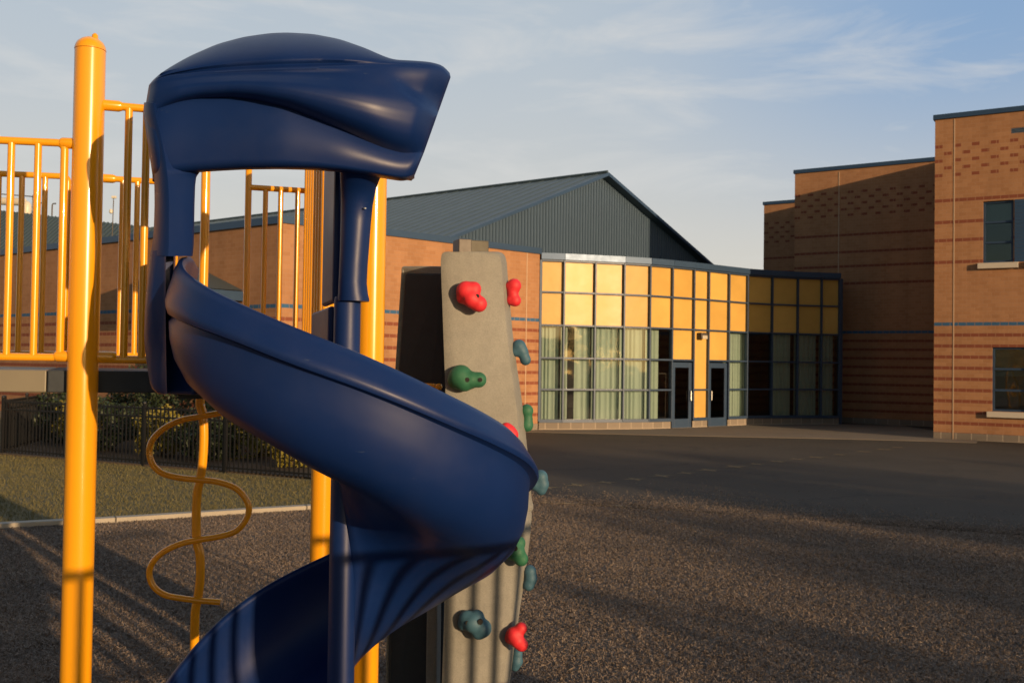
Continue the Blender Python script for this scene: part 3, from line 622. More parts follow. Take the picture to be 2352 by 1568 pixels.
# curtains
def curv(px):   # position along the wall polyline under a photo column
    for i in range(13):
        if mull[i] <= px <= mull[i + 1]:
            r_ = ray2(px); a, b = CP[i], CP[i + 1]; d = b - a; t_ = (a.x * r_.y - a.y * r_.x) / (d.y * r_.x - d.x * r_.y); return i + t_
    return 13
def cpos(t_, off): i = min(int(t_), 12); f = t_ - i; p = CP[i].lerp(CP[i + 1], f) + n_at[i].lerp(n_at[i + 1], f) * off; return p
Vx = lambda z7: 1148.4 + .3581 * z7
for (z7a, z7b, lab) in ((256, 388, 'pale green curtain at the left end of the glass wall'), (403, 447, 'narrow pale green curtain left of the dark gap in the glass wall'), (495, 597, 'pale green curtain just right of the dark gap in the glass wall'), (604, 782, 'widest pale green curtain under the brightest yellow panels'),
                        (788, 950, 'pale curtain with pinkish light in the glass wall'), (955, 1046, 'pale green curtain in the last pane before the left door'), (1462, 1525, 'pale green curtain in the first pane right of the doors'),
                        (1760, 1885, 'dim curtain in the shaded glass, left one of the pair'), (1906, 2042, 'dim curtain in the shaded glass, right one of the pair'), (1525, 1600, 'dim narrow curtain at the shadow edge right of the doors'), (2062, 2150, 'very dim curtain in the last shaded pane by the brick block')):
    t0, t1 = curv(Vx(z7a)), curv(Vx(z7b)); Lm = abs(t1 - t0) * .95; nn = max(24, int(Lm * 80)); rows = [[], []]
    ph = random.random() * 6
    for k in range(nn + 1):
        f = k / nn; t_ = t0 + (t1 - t0) * f; x = f * Lm
        wv = .024 * math.sin(x * 2 * PI / .17 + ph + .8 * math.sin(x * 3.1)) + .012 * math.sin(x * 47)
        p = cpos(t_, -.22 + wv); p2 = cpos(t_ + .01 * math.sin(x * 9), -.22 + wv * 1.25)
        rows[0].append((p2.x, p2.y, .12)); rows[1].append((p.x, p.y, 3.2))
    MB().grid(rows).build('curtain', 'curtain_cloth', smooth=80, label=lab, cat='curtain', group='curtains hanging behind the glass wall')
# lamp above the doors
lp = thing('wall_lamp', (cpt(6, 3, .1)), 'small bronze wall lamp fixed to the yellow panel between the doors', 'lamp')
a = (CP[6] + CP[7]) / 2 + n_at[6] * .0; d = (CP[7] - CP[6]).normalized(); az = math.atan2(d.y, d.x); n_ = Vector((d.y, -d.x)); c_ = a + n_ * .10
MB().box((c_.x, c_.y, 3.04), .30, .2, .20, az).build('housing', 'lamp_bronze', lp, bevel=.02)
c2 = a + n_ * .19; MB().box((c2.x, c2.y, 2.99), .24, .08, .12, az).build('lens', 'lens', lp, bevel=.01)

# ------------------------------------------------------------------ black picket fence
def fence(p0, p1, label, group=None):
    p0, p1 = Vector((*p0, 0)), Vector((*p1, 0)); L_ = (p1 - p0).length; d = (p1 - p0) / L_; az = math.atan2(d.y, d.x)
    o = thing('picket_fence', p0, label, 'fence', 'black metal fence around the shrubs'); nb_ = max(1, round(L_ / 1.85)); bl = L_ / nb_
    for i in range(nb_ + 1):
        p = p0 + d * (bl * i); MB().box((p.x, p.y, .58), .055, .055, 1.2, az).lathe((p.x, p.y, 1.18), [(.04, 0), (.04, .02), (.01, .04)], 8).build('post', 'black_metal', o)
    for i in range(nb_):
        mb = MB(); a = p0 + d * (bl * i + .03); b = p0 + d * (bl * (i + 1) - .03)
        for z in (.1, .93, 1.09): mb.bar(a + Vector((0, 0, z)), b + Vector((0, 0, z)), .028, .034)
        k = .1
        while k < bl - .05:
            q = p0 + d * (bl * i + k); mb.box((q.x, q.y, .585), .021, .021, 1.09, az); k += .105
        mb.build('picket_panel', 'black_metal', o)
fence((-10.58, 20.9), (-3.3, 17.1), 'black picket fence run crossing the lawn in front of the shrubs')
fence((-3.3, 17.1), (-2.35, 18.0), 'short black picket fence return hidden behind the slide')
fence((-10.58, 20.95), (-11.9, 27.5), 'black picket fence run going back towards the brick wing')
fence((-2.35, 18.05), (-2.2, 27.4), 'black picket fence run leading back to the wing wall behind the slide')
gp = thing('utility_post', (-10.85, 20.8, 0), 'pale concrete post at the left corner of the black fence', 'post')
MB().box((-10.83, 20.75, .57), .16, .16, 1.14).box((-10.83, 20.75, 1.155), .2, .2, .03).build('post_shaft', 'concrete', gp, bevel=.01)

# ------------------------------------------------------------------ shrubs
def clump(cx, cy, z0, w_, d_, h_, n, lf, flat=.0):
    th = rng.random(n) * 2 * PI; ph = np.arccos(1 - 2 * rng.random(n)); rr = .55 + .45 * rng.random(n) ** .5
    nx, ny, nz_ = np.sin(ph) * np.cos(th), np.sin(ph) * np.sin(th), np.cos(ph)
    lump = 1 + .20 * np.sin(nx * 5 + cx * 3) * np.cos(ny * 4.3 + cy) + .15 * np.sin(nz_ * 7 + cx)
    c = np.c_[cx + nx * rr * lump * w_ / 2, cy + ny * rr * lump * d_ / 2, np.maximum(z0 + h_ / 2 + nz_ * rr * lump * h_ / 2, z0 + .02)]
    a = rng.normal(0, 1, (n, 3)); a /= np.linalg.norm(a, axis=1)[:, None]; b = rng.normal(0, 1, (n, 3)); b -= a * (a * b).sum(1)[:, None]; b /= np.linalg.norm(b, axis=1)[:, None]
    s_ = lf * rng.uniform(.6, 1.3, n)[:, None]
    return np.stack([c - a * s_, c + b * s_ * .5, c + a * s_, c - b * s_ * .5], 1).reshape(-1, 3)
def shrub(x, y, w_, h_, mat, label, n=2600, lf=.05):
    o = thing('shrub', (x, y, 0), label, 'shrub', 'shrubs behind the black fence'); V = clump(x, y, .05, w_, w_, h_, n, lf)
    fast_mesh('foliage', V, np.arange(len(V)).reshape(-1, 4), mat, o)
    st = MB()
    for k in range(5):
        a = k * 1.26; st.tube([(x, y, -.05), (x + .1 * math.cos(a), y + .1 * math.sin(a), h_ * .35), (x + w_ * .3 * math.cos(a), y + w_ * .3 * math.sin(a), h_ * .75)], [.02, .015, .006], 6)
    st.build('stem', 'bark', o)
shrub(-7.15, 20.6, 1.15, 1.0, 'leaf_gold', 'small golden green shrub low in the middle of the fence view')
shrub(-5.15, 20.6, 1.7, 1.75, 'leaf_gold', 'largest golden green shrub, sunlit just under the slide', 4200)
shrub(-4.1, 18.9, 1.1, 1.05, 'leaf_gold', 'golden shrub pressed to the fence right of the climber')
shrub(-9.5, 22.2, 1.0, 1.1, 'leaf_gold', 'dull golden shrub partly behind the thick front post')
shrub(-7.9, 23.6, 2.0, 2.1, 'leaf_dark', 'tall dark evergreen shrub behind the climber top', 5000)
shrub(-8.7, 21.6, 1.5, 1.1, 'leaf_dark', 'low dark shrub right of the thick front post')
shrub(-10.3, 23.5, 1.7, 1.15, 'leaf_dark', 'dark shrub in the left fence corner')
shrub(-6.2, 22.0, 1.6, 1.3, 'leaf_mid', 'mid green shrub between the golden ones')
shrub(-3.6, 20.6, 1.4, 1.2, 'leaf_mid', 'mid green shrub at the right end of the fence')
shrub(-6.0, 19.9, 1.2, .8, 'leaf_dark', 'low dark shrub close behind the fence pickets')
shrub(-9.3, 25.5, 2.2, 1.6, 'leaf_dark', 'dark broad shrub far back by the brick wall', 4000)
MB().prism([(-11.4, 21.1), (-3.4, 17.3), (-2.5, 18.1), (-2.6, 27), (-11.5, 28)], -.3, .03).build('planting_bed', 'soil', kind='structure')

# ------------------------------------------------------------------ play platform
A = Vector((-1.84, 4.30, 0)); B = Vector((-.66, 4.67, 0)); C = Vector((-1.09, 5.83, 0)); D = Vector((-2.325, 5.46, 0)); PR = .0635
L1 = A + Vector((-1.9, -.30, 0)); L2 = D + Vector((-1.9, -.30, 0)); e_ab = (B - A).normalized(); n_ab = Vector((e_ab.y, -e_ab.x, 0))
plat = thing('play_platform', (A.x, A.y, 0), 'raised play platform with thick yellow posts and yellow barred barriers behind the blue slide', 'play platform')
for nm, p, top in (('post', A, 3.37), ('post', B, 3.25), ('post', C, 3.25), ('post', D, 3.37), ('post', L1, 3.37), ('post', L2, 3.37)):
    po = MB().lathe((p.x, p.y, 0), [(PR, -.3), (PR, top)], 40).build('post', 'yellow_paint', plat, 40)
    cap = MB().lathe((p.x, p.y, top + .002), [(PR + .001, 0), (PR + .001, .004), (PR * .97, .018), (PR * .85, .033), (PR * .6, .047), (PR * .3, .056), (.004, .058)], 36)
    cap.tube([(p.x + .02, p.y - .005, top + .03), (p.x + .021, p.y - .005, top + .066), (p.x + .0212, p.y - .005, top + .074)], [.016, .013, .006], 12)
    cap.build('post_cap', 'yellow_paint', po, 50)
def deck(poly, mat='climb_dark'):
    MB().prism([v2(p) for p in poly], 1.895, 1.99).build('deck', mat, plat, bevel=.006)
ext = [A + e_ab * .40, A + e_ab * .40 + n_ab * .66, A + e_ab * 1.05 + n_ab * .66, A + e_ab * 1.05]
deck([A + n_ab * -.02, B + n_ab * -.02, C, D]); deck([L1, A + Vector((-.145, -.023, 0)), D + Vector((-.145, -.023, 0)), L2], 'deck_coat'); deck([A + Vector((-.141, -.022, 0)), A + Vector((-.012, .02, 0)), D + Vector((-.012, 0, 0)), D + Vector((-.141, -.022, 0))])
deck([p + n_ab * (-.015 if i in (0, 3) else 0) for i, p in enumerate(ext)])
for p in (A + Vector((-.40, -.07, 0)),):
    MB().box((p.x - .15, p.y - .045, 1.942), .012, .012, .09).build('deck_seam', 'metal_bright', plat)
TR = .0165
def barrier(p0, p1, z0, z1, bars, rot=.0, mat='yellow_paint', r=TR, brr=.0150, label=None, parent=plat, corner=.05, open_left=False):
    p0, p1 = Vector((p0[0], p0[1], 0)), Vector((p1[0], p1[1], 0)); d = (p1 - p0).normalized(); L_ = (p1 - p0).length
    def q(s, z): p = p0 + d * s; return Vector((p.x, p.y, z))
    path = []
    for (cs, cz, a0) in ((corner, z0 + corner, 180), (L_ - corner, z0 + corner, 270), (L_ - corner, z1 - corner, 0), (corner, z1 - corner, 90)):
        for k in range(7): a = R(a0 + 90 * k / 6); path.append(q(cs + corner * math.cos(a), cz + corner * math.sin(a)))
    if open_left: path = [q(0, z0)] + path[7:21] + [q(0, z1)]
    else: path.append(path[0]); path.append(path[1])
    o = MB().tube(path, r, 14, caps=False).build('barrier', mat, parent, 60, label=label)
    for s in bars: MB().tube([q(s, z0), q(s, z1)], brr, 12).build('baluster', mat, o, 60)
    return o
def collar(p, d, z, ln=.07, r=.024):
    p = Vector((p.x, p.y, z)); d = Vector(d).normalized(); MB().tube([p + d * (PR - .01), p + d * (PR + ln * .8), p + d * (PR + ln)], [r, r, r * .8], 16).build('clamp_collar', 'yellow_paint', plat, 40)
dl_ = Vector((-1, -.158, 0)).normalized()
barrier(A + dl_ * .095, A + dl_ * 1.75, 2.045, 2.965, [.107 + .1075 * k for k in range(14)], corner=.03)
barrier(D + dl_ * .11, D + dl_ * 1.75, 2.06, 3.03, [.118 * (k + 1) for k in range(12)], corner=.03)
barrier(A + e_ab * .05, A + e_ab * .36, 2.04, 3.14, [.112, .185], r=.0175, brr=.0165, corner=.07, open_left=True)
for z in (3.14, 2.05): collar(A, e_ab, z)
for z in (2.965, 2.05): collar(A, dl_, z, .05)
def on_dc(px, py=600):
    s, z = onplane(D, (C - D).normalized(), px, py); return s
dc = (C - D).normalized(); Ldc = (C - D).length
sA = on_dc(375); sB = on_dc(569, 520)
bs = [on_dc(278), on_dc(312)]
barrier(D + dc * .05, D + dc * sA, 2.06, 3.03, [b_ - .05 for b_ in bs], corner=.02, open_left=True); collar(D, dc, 3.03)
bs2 = [on_dc(607), on_dc(642), on_dc(681)]
barrier(D + dc * sB, D + dc * (Ldc - .09), 2.06, 3.03, [b_ - sB for b_ in bs2], corner=.015)
for s_ in (sA, sB):
    p = D + dc * s_; MB().tube([(p.x, p.y, 1.85), (p.x, p.y, 3.5), (p.x - .01, p.y + .05, 3.56), (p.x - .03, p.y + .12, 3.57)], .0185, 14).build('grab_pole', 'yellow_paint', plat, 60)
# side barrier that is seen edge-on
e0, e1 = Vector((-.895, 4.78, 0)), Vector((-1.19, 5.74, 0)); Lq = (e1 - e0).length
barrier(e0, e1, 2.06, 3.2, [Lq * k / 8 for k in range(1, 8)], corner=.02)

# ------------------------------------------------------------------ loop climber
P0 = Vector((-1.775, 5.74, 0)); clm = thing('loop_climber', P0, 'yellow pole climber with S-shaped loops standing behind the slide', 'climber')
zz = []; yv = [340, 600, 900, 930, 955, 1000, 1060, 1100, 1130, 1180, 1240, 1275, 1330, 1375, 1410, 1500, 1650]
pts = []
def px_at(P, py):   # height of a photo row at the pole's distance
    return at(456, py, P.y).z
offs = {340: 0, 600: 0, 900: -.006, 930: -.004, 955: .012, 1000: .02, 1060: .016, 1100: .004, 1130: -.010, 1180: -.014, 1240: -.008, 1275: .012, 1330: .016, 1375: .004, 1410: -.008, 1500: -.008, 1650: -.006}
pole = spline([(P0.x + offs[k], P0.y, px_at(P0, k)) for k in yv] + [(P0.x, P0.y, -.2)], 6)
MB().tube(pole, .0255, 16).build('pole', 'yellow_paint', clm, 60)
lp_px = [(585, 925), (540, 940), (495, 950), (456, 957), (415, 965), (375, 985), (349, 1012), (343, 1040), (352, 1068), (375, 1087), (415, 1097), (456, 1101), (500, 1106), (540, 1120), (563, 1143), (572, 1168), (563, 1196), (540, 1220), (500, 1232), (456, 1239), (415, 1248), (375, 1267), (350, 1292), (343, 1318), (353, 1346), (378, 1365), (415, 1373), (456, 1378), (480, 1380), (506, 1382)]
pts = []
for i, (px, py) in enumerate(lp_px):
    dy = .035 * math.sin(i * .9) ; pts.append(at(px, py, P0.y - .02 + .04 * math.sin((px - 456) / 115 * 1.5)))
MB().tube(spline(pts, 5), .018, 14).build('loop_rung', 'yellow_paint', clm, 60)
# top tie from pole to deck
MB().tube([(P0.x, P0.y, 1.95), (P0.x + .03, P0.y - .15, 1.95)], .02, 10).build('deck_tie', 'yellow_paint', clm, 60)

# ------------------------------------------------------------------ spiral slide
AX = Vector((-.652, 3.95, 0))
sl_ = thing('spiral_slide', (AX.x, AX.y, 0), 'dark blue plastic spiral slide with hooded entrance and tall centre column', 'slide')
RIM = [(186, 2.44), (200, 2.42), (210, 2.39), (229, 2.32), (241, 2.265), (254, 2.205), (267, 2.143), (280, 2.085), (292, 2.025), (307, 1.945), (325, 1.86), (340, 1.795), (352, 1.735), (370, 1.655), (400, 1.51), (430, 1.345), (463, 1.165), (488, 1.04), (502, .96), (515, .875), (523, .82), (560, .64), (600, .55), (640, .53)]
ra_ = np.array([a for a, _ in RIM]); rz_ = np.array([z for _, z in RIM]); fine = np.linspace(170, 650, 481); zf = np.interp(fine, ra_, rz_)
kern = np.hanning(23); kern /= kern.sum(); zf2 = np.convolve(np.pad(zf, 11, mode='edge'), kern, 'valid')
def rimz(a): return float(np.interp(a, fine, zf2))
def rad(a):
    t_ = min(max((a - 186) / 55, 0), 1); t_ = t_ * t_ * (3 - 2 * t_); return .682 + .083 * t_
def prof(Ro):
    return [(Ro - .090, -.004), (Ro - .080, .004), (Ro - .066, .002), (Ro - .045, -.018), (Ro - .038, -.030), (Ro - .012, -.066), (Ro - .002, -.084), (Ro, -.098), (Ro - .006, -.110), (Ro - .022, -.113), (Ro - .034, -.120),
            (Ro - .037, -.150), (Ro - .040, -.22), (Ro - .055, -.30), (Ro - .090, -.375), (Ro - .150, -.430), (Ro - .24, -.462), (Ro - .36, -.472), (.20, -.478), (.12, -.490), (.080, -.530), (.060, -.60),
            (.045, -.60), (.045, -.40), (.10, -.43), (.20, -.445), (Ro - .36, -.438), (Ro - .24, -.425), (Ro - .165, -.39), (Ro - .115, -.33), (Ro - .085, -.26), (Ro - .078, -.15), (Ro - .082, -.06), (Ro - .092, -.02)]
def chute_rows(a0, a1, step):
    rows = []; a = a0
    while a <= a1 + 1e-6:
        Ro = rad(a); ca, sa = math.cos(R(a)), math.sin(R(a)); z = rimz(a); kk = 1.0
        q_ = min(1, max(0, (255 - a) / 60)); q_ = q_ * q_ * (3 - 2 * q_); row = []
        for i_, (r_, h_) in enumerate(prof(Ro)):
            if i_ < 22:
                if h_ > -.125: r_ -= .030 * q_ * min(1, max(0, -h_ / .1)); h_ = h_ * (1 + .62 * q_)
                else: h_ -= .075 * q_ * max(0, 1 - (-h_ - .125) / .3)
            row.append((AX.x + r_ * ca, AX.y + r_ * sa, z + h_))
        rows.append(row); a += step
    return rows
rows = chute_rows(188, 640, 2)
for k_ in range(1, 5): rows.insert(0, [(p[0] - .012 * k_, p[1] + .055 * k_, p[2] - .004 * k_) for p in rows[0 + k_ - 1 if False else 0]] if k_ == 1 else [(p[0] - .012, p[1] + .055, p[2] - .004) for p in rows[0]])
mb = MB(); mb.grid(rows, True); np_ = len(rows[0]); mb.f += [tuple(range(np_))[::-1], tuple(len(mb.v) - np_ + k for k in range(np_))]
mb.build('chute', 'blue_plastic', sl_, 50)
# entry bedway from the deck out to the spiral
dirb = -n_ab
for s0 in (0,):
    a0 = R(188); Ps = AX + Vector((math.cos(a0), math.sin(a0), 0)) * rad(188)
MB().prism([v2(AX + e_ab * -.62 + dirb * .02), v2(AX + e_ab * -.03 + dirb * .02), v2(AX + e_ab * -.03 + dirb * .66), v2(AX + e_ab * -.62 + dirb * .66)], 1.945, 2.0).build('entry_bed', 'blue_plastic', sl_, bevel=.01)
CO = MB().lathe((AX.x, AX.y, 0), [(.052, -.2), (.052, 2.285), (.048, 2.30)], 36).build('column', 'blue_plastic', sl_, 40)
# low side wall of the entry, right
def sw(p, q, z0, z1, th, name, parent):
    d = (q - p).normalized(); n_ = Vector((-d.y, d.x, 0)) * (th / 2)
    return MB().prism([v2(p - n_), v2(q - n_), v2(q + n_), v2(p + n_)], z0, z1).build(name, 'blue_plastic', parent, bevel=.012)
# hood
U = 96
def crv(pts, x):
    xs_ = np.array([p[0] for p in pts], float); ys_ = np.array([p[1] for p in pts], float)
    xx = np.linspace(xs_[0], xs_[-1], 240); yy = np.interp(xx, xs_, ys_); k = np.hanning(19); k /= k.sum()
    yp = np.pad(yy, 9, mode='reflect', reflect_type='odd'); return np.interp(x, xx, np.convolve(yp, k, 'valid'))
yB = [(350, 402), (400, 396), (445, 391), (500, 387), (560, 384), (640, 383), (720, 385), (785, 390), (840, 397), (880, 404), (925, 411), (952, 404)]
yW = [(330, 268), (361, 250), (410, 234), (456, 226), (531, 224), (581, 230), (656, 247), (721, 272), (781, 297), (831, 319), (881, 340), (925, 352), (974, 350)]
yR = [(342, 196), (352, 185), (380, 175), (456, 166), (556, 160), (656, 156), (756, 152), (856, 149), (930, 148), (990, 152), (1020, 160), (1035, 178)]
yT = [(349, 187), (355, 179), (366, 170.5), (385, 158), (410, 143), (440, 127), (500, 101), (560, 85), (620, 76.5), (660, 75), (720, 78.5), (780, 90), (840, 111), (880, 129), (905, 137.5), (940, 139), (985, 142), (1014, 149), (1027, 156), (1033, 168)]
_dx = np.linspace(300, 1060, 381); _k = np.hanning(61); _k /= _k.sum()
_db = np.convolve(np.pad(np.interp(_dx, [325, 360, 445, 640, 785, 880, 960, 1040], [3.66, 3.65, 3.66, 3.65, 3.69, 3.74, 3.80, 3.87]), 30, mode='edge'), _k, 'valid')
_bm = np.convolve(np.pad(np.interp(_dx, [330, 420, 500, 700, 850, 950, 1040], [.03, .05, .065, .105, .12, .10, .06]), 30, mode='edge'), _k, 'valid')
def Dbase(x): return np.interp(x, _dx, _db)
def Bm(x): return np.interp(x, _dx, _bm)
def ss_(a, b, x): t_ = np.clip((x - a) / (b - a), 0, 1); return t_ * t_ * (3 - 2 * t_)
us = np.linspace(0, 1, U); us = us + .0 * us
xB = 350 + (952 - 350) * us; xW = 330 + (974 - 330) * us; xR = 342 + (1035 - 342) * us; xT = 349 + (1033 - 349) * us
KB = np.stack([xB, crv(yB, xB)], 1); KW = np.stack([xW, crv(yW, xW)], 1); KR = np.stack([xR, crv(yR, xR)], 1); KT = np.stack([xT, crv(yT, xT)], 1)
KT[:, 1] = np.minimum(KT[:, 1], KR[:, 1] - 3)
grid = []
def edge_roll(u): return .045 * (1 - min(1, u / .035)) ** 2 + .03 * max(0, (u - .97) / .03) ** 2
def push(P, off):
    row = []
    for k in range(U):
        x, y = P[k]; Y = float(Dbase(x)) - off[k] + edge_roll(us[k]); row.append(at(x, y, Y))
    return row
z0_ = np.zeros(U)
bot_in = push(KB + [0, 6], z0_ - .07); grid.append(bot_in); grid.append(push(KB + [0, 2.5], z0_ - .035)); 
for v in np.linspace(.0, .97, 16):
    P = KB + (KW - KB) * v; off = .018 * math.sin(PI * v) - .02 * (1 - min(1, v / .07)) ** 2
    grid.append(push(P, z0_ + off))
fv = [(0, 0), (.06, .32), (.13, .60), (.22, .82), (.33, .95), (.45, 1), (.58, .95), (.72, .74), (.82, .56), (.89, .48), (.935, .52), (.975, .53), (1, .45)]; fv2 = fv[:7] + [(.72, .76), (.86, .62), (1, .45)]
for v in np.linspace(0, 1, 26):
    P = KW + (KR - KW) * v; wq = ss_(.55, .78, us); f = np.interp(v, [a for a, _ in fv], [b for _, b in fv]) * (1 - wq) + wq * np.interp(v, [a for a, _ in fv2], [b for _, b in fv2]); bmv = Bm(P[:, 0])
    # second crease on the right-hand flare
    dist = (P[:, 1] - (175 + (P[:, 0] - 876) * .736)); rec = .045 * ss_(4, -22, dist) * ss_(875, 950, P[:, 0]) * float(1 - ss_(.6, .97, v))
    ef = .3 + .7 * ss_(0, .12, us); ef = ef * (1 - .55 * ss_(.93, 1, us)); grid.append(push(P, bmv * f * ef - rec))
hgt = (KR[:, 1] - KT[:, 1]); ENDF = ss_(0, .10, us) * (1 - ss_(.90, 1, us))
for v in np.concatenate([[.03, .07, .11], np.linspace(.16, 1, 16)]):
    P = KR + (KT - KR) * v; bmv = Bm(P[:, 0]) * .44; gr_ = (-.017 * math.exp(-((v - .10) / .08) ** 2) - .003) * ENDF * (1 - ss_(.60, .78, us))
    bmv = bmv * (.3 + .7 * ss_(0, .12, us)) * (1 - .55 * ss_(.93, 1, us)); dome = np.clip(hgt / 85, 0, 1) * .34 * (1 - math.sqrt(max(0, 1 - (v * .98) ** 2)))
    small = np.clip(1 - hgt / 12, 0, 1)
    grid.append(push(P, bmv + gr_ * (1 - small) - dome - .02 * v * small))
last = grid[-1]
for dY, dz in ((.03, .004), (.09, .015), (.17, .04), (.27, .09), (.36, .16), (.42, .25)):
    grid.append([p + Vector((-dY * (.10 + .35 * float(ss_(.6, 1, us[k])) - .55 * float(1 - ss_(0, .3, us[k]))), dY * (1 - .8 * float(ss_(.72, 1, us[k]))), -dz * (1 - float(ss_(.7, .95, us[k]))) * float(ss_(.05, .4, us[k])))) for k, p in enumerate(last)])
# both ends curve back out of sight
for row in grid:
    e = row[-1]; s0 = row[0]
    for dx, dy in ((-.004, .015), (-.014, .045), (-.03, .09)): row.append(e + Vector((dx, dy, dy * .22)))
    for dx, dy in ((.002, .04), (-.004, .10), (-.02, .2)): row.insert(0, s0 + Vector((dx, dy, 0)))
hood = MB().grid(grid).build('hood', 'blue_plastic', sl_, 60)
sf = hood.modifiers.new('thick', 'SOLIDIFY'); sf.thickness = .014; sf.offset = 1 if False else -1
# left jamb with its flange
jr = [(236, 331, 352, 374), (262, 328, 356, 384), (300, 336, 365, 400), (340, 345, 373, 414), (375, 352, 379, 436), (393, 353, 381, 458), (405, 354, 383, 449), (425, 354.5, 384.5, 446.5), (470, 355, 386, 445), (520, 353.5, 386, 444), (560, 350, 385.5, 443), (582, 346, 384.5, 441), (588, 345, 384, 440)]
rows = []
jr = [(y_, float(np.interp(y_, [r[0] for r in jr], [r[1] for r in jr])), float(np.interp(y_, [r[0] for r in jr], [r[2] for r in jr])), float(np.interp(y_, [r[0] for r in jr], [r[3] for r in jr]))) for y_ in np.r_[np.linspace(236, 375, 24), np.linspace(380, 588, 40)]]
_jk = np.hanning(9); _jk /= _jk.sum(); _ja = np.array(jr); _js = np.stack([np.convolve(np.pad(_ja[:, c_], 4, mode='edge'), _jk, 'valid') for c_ in (1, 2)], 1); jr = [(a_[0], b_[0], b_[1], a_[3]) for a_, b_ in zip(_ja, _js)]
for y_, xl, xm, xr_ in jr:
    a, b, c_ = at(xl, y_, 3.70), at(xm, y_, 3.625), at(xr_, y_, 3.73)
    bl_, br_ = at(xl + 4, y_, 3.86), at(xr_ - 14, y_, 3.86)
    rows.append([a, a.lerp(b, .55) + Vector((-.004, -.006, 0)), b + Vector((-.004, .004, 0)), b + Vector((.003, .003, 0)), b.lerp(c_, .5) + Vector((.002, .002, 0)), c_ + Vector((-.004, -.004, 0)), c_ + Vector((0, .01, 0)), br_, bl_])
mb = MB().grid(rows[::-1], True); nn = 9; mb.f += [tuple(range(nn)), tuple(len(mb.v) - nn + k for k in range(nn))[::-1]]
mb.build('hood_jamb', 'blue_plastic', sl_, 55)
fr = [(575, 346, 366, 385), (590, 344, 362, 381), (620, 341, 358, 380.5), (660, 337, 353, 380.5), (700, 334, 351, 380.5), (735, 332, 352, 380.5), (770, 331, 360, 381), (800, 333, 372, 381.5), (843, 338, 366, 382), (879, 344, 366, 383), (893, 350, 368, 383.5), (902, 360, 372, 384), (905, 372, 378, 383)]
rows = []
for y_, xl, xm, xr_ in fr:
    a, b, c_ = at(xl, y_, 3.70), at(xm, y_, 3.655), at(xr_, y_, 3.63); a2, c2 = at(xl + 3, y_, 3.85), at(xr_ - 3, y_, 3.80)
    rows.append([a, a.lerp(b, .5) + Vector((-.003, -.006, 0)), b, b.lerp(c_, .7) + Vector((0, .004, 0)), c_, c2, a2])
mb = MB().grid(rows[::-1], True); nn = 7; mb.f += [tuple(range(nn)), tuple(len(mb.v) - nn + k for k in range(nn))[::-1]]
mb.build('entry_flange', 'blue_plastic', sl_, 45)
# right leg that sockets over the column
lg = [(372, 781, 896), (392, 781, 884), (410, 782, 872), (435, 783, 863), (470, 783.5, 856), (510, 783, 852), (560, 781.5, 848), (610, 780, 844), (650, 778, 842), (675, 777, 845), (686, 776, 848), (692, 776, 848)]
rows = []
for y_, xl, xr_ in lg:
    yc = AX.y - .02 - .13 * float(1 - ss_(378, 470, y_)); a, b = at(xl, y_, yc), at(xr_, y_, yc); c_ = (a + b) / 2; hw = (b.x - a.x) / 2
    rows.append([(c_.x + hw * math.cos(q), c_.y + max(.06, hw * .8) * math.sin(q), c_.z) for q in np.linspace(0, 2 * PI, 37)[:-1]])
mb = MB().grid(rows[::-1], True); mb.f += [tuple(range(36)), tuple(len(mb.v) - 36 + k for k in range(36))[::-1]]
mb.build('hood_leg', 'blue_plastic', sl_, 50)
pA = AX + Vector((-.05, .03, 0)); sw(pA, pA + dirb * .36, 2.28, 2.95, .03, 'side_wall', sl_)
sw(pA + Vector((-.015, 0, 0)), pA + dirb * .6 + Vector((-.015, 0, 0)), 1.96, 2.265, .03, 'side_wall', sl_)
pL = at(366, 700, 3.80); pL = Vector((pL.x, pL.y, 0)); sw(pL + Vector((.03, 0, 0)), pL + Vector((.03, 0, 0)) + dirb * .55, 1.96, 2.5, .03, 'side_wall', sl_)
qa = at(374, 700, 3.74); qa = Vector((qa.x, qa.y, 0)); sw(qa, qa + Vector((-.10, .30, 0)), 1.93, 2.54, .07, 'inlet_wall', sl_)
qb, qc = at(389, 800, 3.80), at(470, 800, 3.72); sw(Vector((qb.x, qb.y, 0)), Vector((qc.x, qc.y, 0)), 1.915, 2.27, .10, 'entry_box', sl_)
# bolts on the hood
bl_ = MB()
for (x, y_) in ((838, 480), (365, 640), (348, 850)):
    p = at(x, y_, 3.87); bl_.lathe((p.x, p.y, p.z), [(.006, 0), (.006, .004), (.002, .006)], 10)
bl_.build('bolt', 'metal_bright', sl_)

# ------------------------------------------------------------------ climbing tower
ct = thing('climbing_wall', at(1110, 1500, 5.2) * Vector((1, 1, 0)) if False else Vector((-.05, 5.25, 0)), 'grey stone-textured plastic climbing tower with coloured holds right of the slide', 'climbing wall')
def face(rowsdef, name, mat, yl, yr, back, bow=.016):
    rows = []
    for (y_, xl, xr_) in rowsdef:
        row = []
        for f in np.linspace(0, 1, 13):
            x = xl + (xr_ - xl) * f; Y = yl + (yr - yl) * f - bow * math.sin(PI * min(1, f * 1.0)) + .06 * max(0, (f - .9) / .1) ** 2 + .012 * max(0, (.06 - f) / .06)
            row.append(at(x, y_, Y))
        b0, b1 = row[0], row[-1]
        row.append(b1 + Vector((.0, .05, 0))); row.append(b1 + Vector((-.02, back, 0))); row.append(b0 + Vector((.015, back, 0))); row.append(b0 + Vector((.002, .02, 0)))
        rows.append(row)
    mb = MB().grid(rows[::-1], True); nn = len(rows[0]); mb.f += [tuple(range(nn)), tuple(len(mb.v) - nn + k for k in range(nn))[::-1]]
    return mb.build(name, mat, ct, 40)
